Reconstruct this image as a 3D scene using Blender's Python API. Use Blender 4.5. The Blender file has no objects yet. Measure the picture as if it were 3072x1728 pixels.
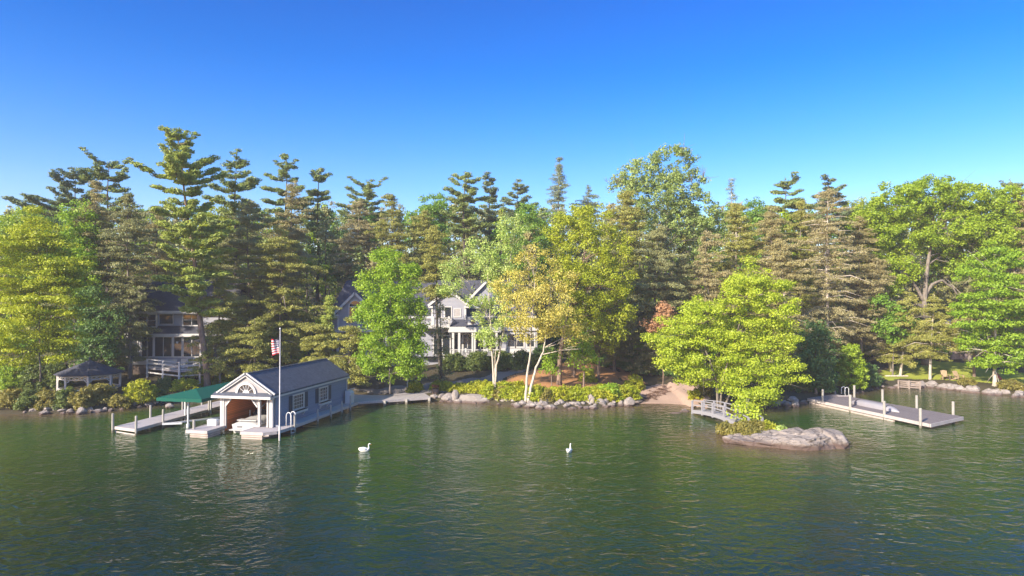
import bpy, bmesh, math, random
import numpy as np
from mathutils import Vector, Matrix, noise as mnoise

scene = bpy.context.scene
COL = scene.collection
rad = math.radians

# ------------------------------------------------------------------ camera
F_PX, CX, CY, HZ, CAM_H = 1950.0, 1536.0, 864.0, 895.0, 11.9   # photo is 3072 x 1728
PITCH = math.atan((HZ - CY) / F_PX)
cam_data = bpy.data.cameras.new('camera')
cam_data.sensor_fit = 'HORIZONTAL'
cam_data.sensor_width = 36.0
cam_data.lens = 36.0 * F_PX / 3072.0
cam_data.clip_start = 0.5
cam_data.clip_end = 3000.0
cam = bpy.data.objects.new('camera', cam_data)
cam.location = (0, 0, CAM_H)
cam.rotation_euler = (math.pi / 2 + PITCH, 0, 0)
COL.objects.link(cam)
scene.camera = cam

# ------------------------------------------------------------------ world, sun, exposure
SUN_EL = rad(27.0)
SUN_AZ = Vector((-0.70, -0.714, 0)).normalized()              # towards the sun (behind the camera, left)
world = bpy.data.worlds.new('World')
scene.world = world
world.use_nodes = True
wn, wl = world.node_tree.nodes, world.node_tree.links
sky = wn.new('ShaderNodeTexSky')
sky.sky_type = 'NISHITA'
sky.sun_disc = False
sky.sun_elevation = SUN_EL
sky.sun_rotation = math.atan2(SUN_AZ.x, SUN_AZ.y)
sky.altitude = 150
sky.air_density = 1.0
sky.dust_density = 1.0
sky.ozone_density = 3.0
hs = wn.new('ShaderNodeHueSaturation')
hs.inputs['Saturation'].default_value = 1.5
hs.inputs['Value'].default_value = 1.0
hs.inputs['Hue'].default_value = 0.513
wl.new(sky.outputs['Color'], hs.inputs['Color'])
# paler towards the horizon, deeper blue higher up; brightened overhead for fill
tc = wn.new('ShaderNodeTexCoord')
sz = wn.new('ShaderNodeSeparateXYZ')
wl.new(tc.outputs['Generated'], sz.inputs[0])
rp = wn.new('ShaderNodeValToRGB')
els = rp.color_ramp.elements
els[0].position, els[0].color = 0.10, (1.22, 1.0, 1.0, 1)
els[1].position, els[1].color = 0.44, (0.42, 0.66, 0.86, 1)
e_ = els.new(0.26)
e_.color = (0.90, 0.88, 0.96, 1)
e_ = els.new(0.60)
e_.color = (1.45, 1.30, 1.12, 1)
e_ = els.new(0.95)
e_.color = (1.85, 1.55, 1.25, 1)
e_ = els.new(0.02)
e_.color = (1.6, 1.1, 1.0, 1)
wl.new(sz.outputs[2], rp.inputs['Fac'])
mu = wn.new('ShaderNodeMix')
mu.data_type = 'RGBA'
mu.blend_type = 'MULTIPLY'
mu.inputs[0].default_value = 1.0
wl.new(hs.outputs['Color'], mu.inputs[6])
wl.new(rp.outputs['Color'], mu.inputs[7])
wl.new(mu.outputs[2], wn['Background'].inputs['Color'])
wn['Background'].inputs['Strength'].default_value = 0.125

sun_data = bpy.data.lights.new('sun', 'SUN')
sun_data.energy = 4.6
sun_data.angle = rad(0.6)
sun_data.color = (1.0, 0.87, 0.70)
sun = bpy.data.objects.new('sun', sun_data)
travel = -(SUN_AZ * math.cos(SUN_EL) + Vector((0, 0, math.sin(SUN_EL))))
sun.rotation_euler = travel.to_track_quat('-Z', 'Y').to_euler()
sun.location = (-60, -60, 80)
COL.objects.link(sun)

scene.view_settings.view_transform = 'Standard'
scene.view_settings.look = 'None'
scene.view_settings.exposure = 1.15
scene.view_settings.gamma = 1.0
scene.render.film_transparent = False
try:
    scene.cycles.use_denoising = True
    scene.cycles.max_bounces = 8
    scene.cycles.diffuse_bounces = 4
    scene.cycles.glossy_bounces = 3
    scene.cycles.transmission_bounces = 3
    scene.cycles.caustics_reflective = False
    scene.cycles.caustics_refractive = False
except Exception:
    pass

# ------------------------------------------------------------------ pixel <-> world helpers
K = 3072.0 / 2576.0


def ray(px, py):
    x, up = (px - CX) / F_PX, -(py - CY) / F_PX
    c, s = math.cos(PITCH), math.sin(PITCH)
    return Vector((x, c - s * up, s + c * up))


def at_z(px, py, z=0.0):
    d = ray(px, py)
    return Vector((0, 0, CAM_H)) + d * ((z - CAM_H) / d.z)


def at_y(px, py, Y):
    d = ray(px, py)
    return Vector((0, 0, CAM_H)) + d * (Y / d.y)


def dy_(px, py, Y):                                           # display (2576 wide) pixels
    return at_y(px * K, py * K, Y)


# ------------------------------------------------------------------ object helpers
def tag(o, label=None, cat=None, group=None, kind=None):
    if label:
        o['label'] = label
    if cat:
        o['category'] = cat
    if group:
        o['group'] = group
    if kind:
        o['kind'] = kind
    return o


def thing(name, label, cat, loc=(0, 0, 0), rz=0.0, group=None):
    o = bpy.data.objects.new(name, None)
    o.empty_display_size = 0.3
    o.location = loc
    o.rotation_euler = (0, 0, rz)
    COL.objects.link(o)
    return tag(o, label, cat, group)


def copy_tree(o, parent=None):
    c = o.copy()
    COL.objects.link(c)
    if parent is not None:
        c.parent = parent
    for ch in list(o.children):
        copy_tree(ch, c)
    return c


class MB:
    """collects faces, builds ONE mesh object"""

    def __init__(self):
        self.v, self.f, self.mi = [], [], []

    def add(self, vs, fs, mi=0):
        b = len(self.v)
        self.v += [tuple(p) for p in vs]
        for f in fs:
            self.f.append([b + i for i in f])
            self.mi.append(mi)
        return self

    def box(self, x0, x1, y0, y1, z0, z1, mi=0):
        vs = [(x0, y0, z0), (x1, y0, z0), (x1, y1, z0), (x0, y1, z0), (x0, y0, z1), (x1, y0, z1), (x1, y1, z1), (x0, y1, z1)]
        fs = [(0, 3, 2, 1), (4, 5, 6, 7), (0, 1, 5, 4), (1, 2, 6, 5), (2, 3, 7, 6), (3, 0, 4, 7)]
        return self.add(vs, fs, mi)

    def bar(self, a, b, w, h, up=(0, 0, 1), mi=0):
        a, b = Vector(a), Vector(b)
        d = (b - a)
        if d.length < 1e-6:
            return self
        d.normalize()
        u = Vector(up)
        if abs(d.dot(u)) > 0.98:
            u = Vector((1, 0, 0))
        s = d.cross(u).normalized()
        u = s.cross(d).normalized()
        vs = []
        for p in (a, b):
            for (i, j) in ((-1, -1), (1, -1), (1, 1), (-1, 1)):
                vs.append(p + s * (i * w / 2) + u * (j * h / 2))
        fs = [(3, 2, 1, 0), (4, 5, 6, 7), (0, 1, 5, 4), (1, 2, 6, 5), (2, 3, 7, 6), (3, 0, 4, 7)]
        return self.add(vs, fs, mi)

    def tube(self, pts, rads, n=8, mi=0, sy=1.0, cap=True):
        pts = [Vector(p) for p in pts]
        if not isinstance(rads, (list, tuple)):
            rads = [rads] * len(pts)
        vs, fs = [], []
        ref = None
        for i, p in enumerate(pts):
            if i == 0:
                t = pts[1] - pts[0]
            elif i == len(pts) - 1:
                t = pts[-1] - pts[-2]
            else:
                t = pts[i + 1] - pts[i - 1]
            t.normalize()
            if ref is None:
                ref = Vector((1, 0, 0)) if abs(t.x) < 0.9 else Vector((0, 1, 0))
            ref = (ref - t * ref.dot(t)).normalized()
            b = t.cross(ref)
            for k in range(n):
                a = 2 * math.pi * k / n
                vs.append(p + ref * (math.cos(a) * rads[i]) + b * (math.sin(a) * rads[i] * sy))
        m = len(pts)
        for i in range(m - 1):
            for k in range(n):
                k2 = (k + 1) % n
                fs.append((i * n + k, i * n + k2, (i + 1) * n + k2, (i + 1) * n + k))
        if cap:
            fs.append(tuple(reversed(range(n))))
            fs.append(tuple((m - 1) * n + k for k in range(n)))
        return self.add(vs, fs, mi)

    def poly(self, pts, mi=0):
        return self.add(pts, [tuple(range(len(pts)))], mi)

    def slab(self, xy, ztop, thick, mi=0):
        """vertical prism over polygon xy (ccw or cw)"""
        a = sum(xy[i][0] * xy[(i + 1) % len(xy)][1] - xy[(i + 1) % len(xy)][0] * xy[i][1] for i in range(len(xy)))
        if a < 0:
            xy = list(reversed(xy))
        n = len(xy)
        vs = [(p[0], p[1], ztop - thick) for p in xy] + [(p[0], p[1], ztop) for p in xy]
        fs = [tuple(reversed(range(n))), tuple(range(n, 2 * n))]
        for i in range(n):
            j = (i + 1) % n
            fs.append((i, j, n + j, n + i))
        return self.add(vs, fs, mi)

    def prism_y(self, xz, y0, y1, mi=0):
        """polygon in the xz plane extruded along y; seen from -y the outline is ccw"""
        a = sum(xz[i][0] * xz[(i + 1) % len(xz)][1] - xz[(i + 1) % len(xz)][0] * xz[i][1] for i in range(len(xz)))
        if a < 0:
            xz = list(reversed(xz))
        n = len(xz)
        vs = [(p[0], y0, p[1]) for p in xz] + [(p[0], y1, p[1]) for p in xz]
        fs = [tuple(range(n)), tuple(reversed(range(n, 2 * n)))]
        for i in range(n):
            j = (i + 1) % n
            fs.append((j, i, n + i, n + j))
        return self.add(vs, fs, mi)

    def build(self, name, mats, parent=None, smooth=False):
        me = bpy.data.meshes.new(name)
        me.from_pydata(self.v, [], self.f)
        if not isinstance(mats, (list, tuple)):
            mats = [mats]
        for m in mats:
            me.materials.append(m)
        if len(mats) > 1:
            me.polygons.foreach_set('material_index', self.mi)
        if smooth:
            me.polygons.foreach_set('use_smooth', [True] * len(me.polygons))
        me.update()
        o = bpy.data.objects.new(name, me)
        COL.objects.link(o)
        if parent is not None:
            o.parent = parent
        return o


def quads_mesh(name, V, tint, mat):
    """V (n,4,3) float array -> mesh of quads with a per-face tint"""
    n = len(V)
    me = bpy.data.meshes.new(name)
    me.vertices.add(n * 4)
    me.vertices.foreach_set('co', V.reshape(-1).astype(np.float32))
    me.loops.add(n * 4)
    me.loops.foreach_set('vertex_index', np.arange(n * 4, dtype=np.int32))
    me.polygons.add(n)
    me.polygons.foreach_set('loop_start', np.arange(0, n * 4, 4, dtype=np.int32))
    me.update(calc_edges=True)
    at = me.attributes.new('tint', 'FLOAT', 'FACE')
    at.data.foreach_set('value', tint.astype(np.float32))
    me.materials.append(mat)
    return me


# ------------------------------------------------------------------ materials
MATS = {}


class NT:
    def __init__(self, name):
        self.m = bpy.data.materials.new(name)
        self.m.use_nodes = True
        self.n, self.l = self.m.node_tree.nodes, self.m.node_tree.links
        self.n.clear()
        self.out = self.n.new('ShaderNodeOutputMaterial')

    def node(self, t, **kw):
        x = self.n.new(t)
        for k, v in kw.items():
            if k.startswith('_'):
                setattr(x, k[1:], v)
            else:
                x.inputs[k.replace('__', ' ')].default_value = v
        return x

    def link(self, a, b):
        self.l.new(a, b)

    def mix(self, fac, a, b, blend='MIX'):
        x = self.n.new('ShaderNodeMix')
        x.data_type = 'RGBA'
        x.blend_type = blend
        for idx, v in ((0, fac), (6, a), (7, b)):
            if isinstance(v, (tuple, list)):
                x.inputs[idx].default_value = (*v[:3], 1)
            elif isinstance(v, (int, float)):
                x.inputs[idx].default_value = v
            else:
                self.l.new(v, x.inputs[idx])
        return x.outputs[2]

    def math(self, op, a, b=0.0, clamp=False):
        x = self.n.new('ShaderNodeMath')
        x.operation = op
        x.use_clamp = clamp
        for i, v in enumerate((a, b)):
            if isinstance(v, (int, float)):
                x.inputs[i].default_value = v
            else:
                self.l.new(v, x.inputs[i])
        return x.outputs[0]

    def noise(self, scale, detail=4, rough=0.55, vec=None, dist=0.0):
        x = self.node('ShaderNodeTexNoise', Scale=scale, Detail=detail, Roughness=rough, Distortion=dist)
        if vec is not None:
            self.l.new(vec, x.inputs['Vector'])
        return x.outputs['Fac']

    def coord(self, kind='Object', scale=(1, 1, 1), rot=(0, 0, 0)):
        c = self.n.new('ShaderNodeTexCoord')
        mp = self.n.new('ShaderNodeMapping')
        mp.inputs['Scale'].default_value = scale
        mp.inputs['Rotation'].default_value = rot
        self.l.new(c.outputs[kind], mp.inputs['Vector'])
        return mp.outputs['Vector']

    def ramp(self, fac, stops):
        x = self.n.new('ShaderNodeValToRGB')
        e = x.color_ramp.elements
        e[0].position, e[0].color = stops[0][0], (*stops[0][1], 1)
        e[1].position, e[1].color = stops[1][0], (*stops[1][1], 1)
        for p, c in stops[2:]:
            k = e.new(p)
            k.color = (*c, 1)
        self.l.new(fac, x.inputs['Fac'])
        return x.outputs['Color']

    def bump(self, h, strength=0.3, dist=0.02):
        b = self.node('ShaderNodeBump', Strength=strength, Distance=dist)
        self.l.new(h, b.inputs['Height'])
        return b.outputs['Normal']

    def principled(self, col, rough=0.6, normal=None, spec=0.4, metal=0.0):
        p = self.node('ShaderNodeBsdfPrincipled', Metallic=metal)
        p.inputs['Specular IOR Level'].default_value = spec
        for nm, v in (('Base Color', col), ('Roughness', rough)):
            if isinstance(v, (tuple, list)):
                p.inputs[nm].default_value = (*v[:3], 1)
            elif isinstance(v, (int, float)):
                p.inputs[nm].default_value = v
            else:
                self.l.new(v, p.inputs[nm])
        if normal is not None:
            self.l.new(normal, p.inputs['Normal'])
        self.l.new(p.outputs[0], self.out.inputs['Surface'])
        return self.m


def vary(c, f):
    return tuple(min(1.0, x * f) for x in c)


def m_plain(name, col, rough=0.6, spec=0.4, var=0.25, scale=3.0, metal=0.0, bump=0.0):
    t = NT(name)
    v = t.coord('Object')
    n = t.noise(scale, 5, 0.6, v)
    c = t.mix(n, vary(col, 1 - var), vary(col, 1 + var))
    nm = t.bump(t.noise(scale * 8, 3, 0.6, v), bump, 0.01) if bump else None
    return t.principled(c, rough, nm, spec, metal)


def m_leaf(name, c1, c2, trans=0.4, patch=0.35):
    """c1..c2: leaf colours; the tint is each clump's own"""
    t = NT(name)
    a = t.node('ShaderNodeAttribute', _attribute_name='tint')
    v = t.coord('Object')
    n = t.noise(0.45, 3, 0.6, v)
    oi = t.n.new('ShaderNodeObjectInfo')
    f = t.math('ADD', t.math('MULTIPLY', a.outputs['Fac'], 1 - patch), t.math('MULTIPLY', t.math('SUBTRACT', t.math('MULTIPLY', n, 1.8), 0.4), patch), True)
    c = t.mix(f, c1, c2)
    d = t.node('ShaderNodeBsdfDiffuse')
    tr = t.node('ShaderNodeBsdfTranslucent')
    t.link(c, d.inputs['Color'])
    t.link(t.mix(0.25, c, (c2[0], c2[1] * 1.1, c2[2] * 0.4)), tr.inputs['Color'])
    mx = t.node('ShaderNodeMixShader', Fac=trans)
    t.link(d.outputs[0], mx.inputs[1])
    t.link(tr.outputs[0], mx.inputs[2])
    g = t.node('ShaderNodeBsdfGlossy', Roughness=0.5)
    g.inputs['Color'].default_value = (0.9, 0.95, 0.9, 1)
    mg = t.node('ShaderNodeMixShader', Fac=0.025)
    t.link(mx.outputs[0], mg.inputs[1])
    t.link(g.outputs[0], mg.inputs[2])
    t.link(mg.outputs[0], t.out.inputs['Surface'])
    return t.m


def m_bark(name, c1, c2, scale=(3, 3, 0.6), bump=0.5):
    t = NT(name)
    v = t.coord('Object', scale)
    n = t.noise(2.2, 6, 0.65, v)
    c = t.mix(t.math('MULTIPLY', t.math('SUBTRACT', n, 0.3), 2.4, True), c1, c2)
    return t.principled(c, 0.85, t.bump(n, bump, 0.05), 0.2)


def m_boards(name, col, axis='z', pitch=0.14, rough=0.7, dark=0.55, var=0.14, weather=0.2):
    """boards / clapboards / shingle courses: grooves along one object axis"""
    t = NT(name)
    c = t.n.new('ShaderNodeTexCoord')
    s = t.n.new('ShaderNodeSeparateXYZ')
    t.link(c.outputs['Object'], s.inputs[0])
    q = t.math('DIVIDE', s.outputs['xyz'.index(axis)], pitch)
    fr = t.math('FRACT', q)
    idx = t.math('FLOOR', q)
    wn_ = t.n.new('ShaderNodeTexWhiteNoise')
    wn_.noise_dimensions = '1D'
    t.link(idx, wn_.inputs['W'])
    base = t.mix(wn_.outputs['Value'], vary(col, 1 - var), vary(col, 1 + var))
    n = t.noise(1.3, 5, 0.6, t.coord('Object'))
    base = t.mix(t.math('MULTIPLY', n, weather * 2), base, vary(col, 0.72))
    groove = t.math('LESS_THAN', fr, 0.12)
    cc = t.mix(groove, base, vary(col, dark))
    return t.principled(cc, rough, t.bump(fr, 0.5, 0.02), 0.3)


def m_shingle(name, col):
    t = NT(name)
    v = t.coord('Object')
    b = t.n.new('ShaderNodeTexVoronoi')
    b.inputs['Scale'].default_value = 4.5
    t.link(v, b.inputs['Vector'])
    n = t.noise(0.6, 5, 0.6, v)
    c = t.mix(b.outputs['Color'], vary(col, 0.75), vary(col, 1.25))
    c = t.mix(t.math('MULTIPLY', n, 0.5), c, vary(col, 0.6))
    return t.principled(c, 0.85, t.bump(t.noise(14, 3, 0.6, v), 0.4, 0.02), 0.25)


WHITE = m_plain('white_paint', (0.53, 0.52, 0.51), 0.45, 0.4, 0.06, 1.5)
GLASS = m_plain('window_glass', (0.025, 0.03, 0.04), 0.06, 0.6, 0.3, 0.7)

# ------------------------------------------------------------------ terrain
SHORE_PX = [(-1500, 1240), (-400, 1243), (0, 1244), (120, 1243), (238, 1240), (350, 1231), (455, 1217), (560, 1203), (700, 1194), (900, 1188),
            (1080, 1184), (1200, 1189), (1290, 1203), (1360, 1207), (1430, 1208), (1538, 1217), (1610, 1224), (1670, 1227), (1780, 1224),
            (1880, 1217), (1930, 1210), (2000, 1211), (2060, 1215), (2085, 1228), (2115, 1236), (2160, 1232), (2250, 1226), (2320, 1221),
            (2390, 1213), (2450, 1200), (2560, 1180), (2620, 1167), (2700, 1161), (2790, 1163), (2870, 1172), (2960, 1182), (3072, 1192),
            (3300, 1203), (4300, 1230)]
_sp = [at_z(px, py) for px, py in SHORE_PX]
_sx = np.array([p.x for p in _sp])
_sy = np.array([p.y for p in _sp])
_o = np.argsort(_sx)
_sx, _sy = _sx[_o], _sy[_o]
PROF_T = np.array([-60, -20, -6, -2, 0, 0.8, 2.5, 6, 12, 20, 32, 45, 65, 95, 140, 220, 400])
PROF_Z = np.array([-6, -4, -1.8, -0.7, -0.05, 0.35, 0.7, 0.95, 1.45, 2.2, 3.5, 5.2, 9.5, 15.5, 21, 28, 40])
PROF_B = np.array([-6, -4, -1.4, -0.45, -0.02, 0.1, 0.3, 0.65, 1.2, 2.2, 3.5, 5.2, 9.5, 15.5, 21, 28, 40])   # beach: gentler
BX0, BX1 = at_z(1930, 1212).x, at_z(2075, 1215).x


def shore_y(x):
    return np.interp(x, _sx, _sy)


def terrain(x, y):
    x, y = np.asarray(x, float), np.asarray(y, float)
    t = y - shore_y(x)
    a, b = np.interp(t, PROF_T, PROF_Z), np.interp(t, PROF_T, PROF_B)
    w = np.clip((1.0 - np.abs(x - (BX0 + BX1) / 2) / ((BX1 - BX0) * 0.95)) * 2.6, 0, 1)
    w = w * w * (3 - 2 * w)
    z = a * (1 - w) + b * w
    amp = np.clip(t / 30, 0, 1) * 0.25 + 0.06 * np.clip(t / 1.0, 0, 1)
    z = z + amp * (np.sin(x * 0.43 + 1.3) * np.cos(y * 0.37) + 0.5 * np.sin(x * 1.1 + y * 0.9))
    far = np.clip((t - 60) / 80, 0, 1)
    z = z + far * 3.0 * np.sin(x * 0.021 + 0.6)
    return z


def gz(x, y):
    return float(terrain(x, y))


def grid_mesh(name, xs, ys, zoff=0.0, keep=None, mat=None, kind='structure'):
    X, Y = np.meshgrid(xs, ys)
    Z = terrain(X, Y) + zoff
    nx, ny = len(xs), len(ys)
    V = np.stack([X, Y, Z], -1).reshape(-1, 3)
    i = np.arange(nx * ny).reshape(ny, nx)
    Fq = np.stack([i[:-1, :-1], i[:-1, 1:], i[1:, 1:], i[1:, :-1]], -1).reshape(-1, 4)
    if keep is not None:
        cx = (X[:-1, :-1] + X[1:, 1:]).reshape(-1) / 2
        cy = (Y[:-1, :-1] + Y[1:, 1:]).reshape(-1) / 2
        Fq = Fq[keep(cx, cy)]
        used = np.unique(Fq)
        remap = -np.ones(len(V), int)
        remap[used] = np.arange(len(used))
        V, Fq = V[used], remap[Fq]
    me = bpy.data.meshes.new(name)
    me.from_pydata(V.tolist(), [], Fq.tolist())
    me.polygons.foreach_set('use_smooth', [True] * len(me.polygons))
    me.materials.append(mat)
    o = bpy.data.objects.new(name, me)
    COL.objects.link(o)
    o['kind'] = kind
    return o


def m_ground():
    t = NT('forest_floor')
    v = t.coord('Object')
    n1, n2 = t.noise(0.18, 5, 0.6, v), t.noise(2.5, 6, 0.7, v)
    c = t.mix(n1, (0.10, 0.075, 0.05), (0.075, 0.08, 0.04))
    c = t.mix(t.math('MULTIPLY', n2, 0.8), c, (0.05, 0.04, 0.028))
    return t.principled(c, 0.95, t.bump(n2, 0.8, 0.15), 0.1)


def m_soil(name, c1, c2, c3, s=1.5):
    t = NT(name)
    v = t.coord('Object')
    n1, n2 = t.noise(s * 0.25, 4, 0.6, v), t.noise(s * 3, 6, 0.7, v)
    c = t.mix(n1, c1, c2)
    c = t.mix(t.math('MULTIPLY', t.math('SUBTRACT', n2, 0.35), 1.6, True), c, c3)
    return t.principled(c, 0.95, t.bump(n2, 0.5, 0.06), 0.1)


xs = np.concatenate([np.arange(-255, -75, 6.0), np.arange(-75, 80, 0.8), np.arange(80, 256, 6.0)])
ys = np.concatenate([np.arange(40, 60, 2.0), np.arange(60, 110, 0.8), np.arange(110, 180, 4.0), np.arange(180, 256, 12.5)])
grid_mesh('ground', xs, ys, 0, None, m_ground())


def inside(poly):
    P = np.array(poly)

    def k(cx, cy):
        r = np.zeros(len(cx), bool)
        n = len(P)
        j = n - 1
        for i in range(n):
            xi, yi, xj, yj = *P[i], *P[j]
            c = ((yi > cy) != (yj > cy)) & (cx < (xj - xi) * (cy - yi) / (yj - yi + 1e-12) + xi)
            r ^= c
            j = i
        return r
    return k


def land_poly(pts):
    """(full-res px, py) -> xy on the terrain (ray marched)"""
    out = []
    for px, py in pts:
        d = ray(px, py)
        best = None
        for s in np.arange(45, 160, 0.25):
            p = Vector((0, 0, CAM_H)) + d * (s / d.y)
            if p.z <= gz(p.x, p.y) or p.z < -0.6:
                best = p
                break
        out.append((best.x, best.y))
    return out


def patch(name, pts, mat, zoff, step=0.3, kind='structure', wob=0.0):
    xy = land_poly(pts)
    k0 = inside(xy)
    a = np.array(xy)

    def k(cx, cy):
        return k0(cx + wob * np.sin(cy * 2.1 + cx * 0.7), cy + wob * np.cos(cx * 1.7 - cy * 0.5))
    return grid_mesh(name, np.arange(a[:, 0].min() - 1, a[:, 0].max() + 1, step), np.arange(a[:, 1].min() - 1, a[:, 1].max() + 1, step), zoff, k, mat, kind)


SAND = m_soil('sand_pink', (0.40, 0.285, 0.225), (0.47, 0.345, 0.275), (0.31, 0.21, 0.16), 2.0)
NEEDLES = m_soil('pine_needle_mulch', (0.40, 0.20, 0.09), (0.46, 0.25, 0.11), (0.28, 0.13, 0.06), 1.2)
LAWNM = m_soil('lawn_grass', (0.27, 0.32, 0.045), (0.34, 0.36, 0.06), (0.18, 0.23, 0.04), 2.0)
PATHM = m_soil('path_gravel', (0.20, 0.18, 0.17), (0.26, 0.23, 0.21), (0.13, 0.12, 0.11), 2.0)
patch('beach', [(1895, 1180), (1930, 1158), (2010, 1148), (2090, 1152), (2130, 1180), (2110, 1225), (2080, 1232), (2060, 1224), (2000, 1219), (1935, 1217), (1905, 1205)], SAND, 0.03, wob=0.35)
patch('needle_slope', [(1480, 1150), (1560, 1122), (1660, 1095), (1790, 1082), (1880, 1110), (1930, 1150), (1900, 1186), (1780, 1186), (1600, 1178), (1480, 1172)], NEEDLES, 0.02, wob=0.4)
patch('lawn', [(2650, 1140), (2640, 1112), (2720, 1088), (2850, 1082), (2960, 1110), (3080, 1120), (3120, 1158), (2900, 1146), (2760, 1137)], LAWNM, 0.025, wob=0.25)
patch('garden_path', [(1050, 1170), (1240, 1158), (1400, 1138), (1480, 1120), (1600, 1098), (1600, 1106), (1470, 1150), (1330, 1180), (1180, 1184)], PATHM, 0.022, wob=0.3)


# ------------------------------------------------------------------ water
def m_water():
    t = NT('lake_water')
    a = t.node('ShaderNodeAttribute', _attribute_name='depth')
    v = t.coord('Object')
    big = t.noise(0.05, 3, 0.5, v)
    deep = t.mix(big, (0.016, 0.050, 0.010), (0.040, 0.090, 0.015))
    n = t.noise(0.5, 4, 0.6, v)
    sh = t.math('ADD', a.outputs['Fac'], t.math('MULTIPLY', t.math('SUBTRACT', n, 0.5), 0.45), True)
    a2 = t.node('ShaderNodeAttribute', _attribute_name='offshore')
    deep = t.mix(a2.outputs['Fac'], deep, (0.006, 0.019, 0.008))
    c = t.mix(sh, (0.12, 0.080, 0.045), deep)
    w1 = t.noise(0.8, 2.5, 0.5, t.coord('Object', (1.0, 1.25, 1), (0, 0, rad(12))), 0.8)
    w2 = t.noise(2.4, 2, 0.5, t.coord('Object', (0.8, 1.5, 1), (0, 0, rad(-18))), 0.4)
    w3 = t.math('MULTIPLY', t.math('SUBTRACT', t.noise(0.07, 3, 0.55, t.coord('Object', (0.6, 1.4, 1))), 0.36), 3.4, True)
    h = t.math('ADD', t.math('MULTIPLY', w1, t.math('ADD', t.math('MULTIPLY', w3, 1.15), 0.38)), t.math('MULTIPLY', w2, 0.30))
    nb = t.bump(h, 1.0, 0.14)
    p = t.node('ShaderNodeBsdfPrincipled', Roughness=0.04, IOR=1.333)
    t.link(c, p.inputs['Base Color'])
    t.link(nb, p.inputs['Normal'])
    t.link(p.outputs[0], t.out.inputs['Surface'])
    return t.m


ISLET = at_z(2330, 1335)


def build_water():
    xs = np.concatenate([np.arange(-250, -70, 15.0), np.arange(-70, 70, 1.0), np.arange(70, 251, 15.0)])
    ys = np.concatenate([np.arange(-120, 40, 8.0), np.arange(40, 96, 1.0), np.array([96.0, 110.0])])
    X, Y = np.meshgrid(xs, ys)
    nx, ny = len(xs), len(ys)
    i = np.arange(nx * ny).reshape(ny, nx)
    Fq = np.stack([i[:-1, :-1], i[:-1, 1:], i[1:, 1:], i[1:, :-1]], -1).reshape(-1, 4)
    V = np.stack([X, Y, np.zeros_like(X)], -1).reshape(-1, 3)
    me = bpy.data.meshes.new('water')
    me.from_pydata(V.tolist(), [], Fq.tolist())
    d = shore_y(X) - Y
    beach = np.exp(-((X - (BX0 + BX1) / 2) / 6.0) ** 2)
    d1 = np.clip(d / (6.5 + 3.5 * beach), 0, 1)
    d2 = np.clip((np.hypot((X - ISLET.x) * 0.75, Y - ISLET.y - 1.5) - 3.0) / 4.5, 0, 1)
    dd = np.minimum(d1, d2)
    at = me.attributes.new('depth', 'FLOAT', 'POINT')
    at.data.foreach_set('value', dd.reshape(-1).astype(np.float32))
    at = me.attributes.new('offshore', 'FLOAT', 'POINT')
    at.data.foreach_set('value', np.clip((d - 14) / 32, 0, 1).reshape(-1).astype(np.float32))
    me.materials.append(m_water())
    o = bpy.data.objects.new('water', me)
    COL.objects.link(o)
    o['kind'] = 'structure'


build_water()

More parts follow.
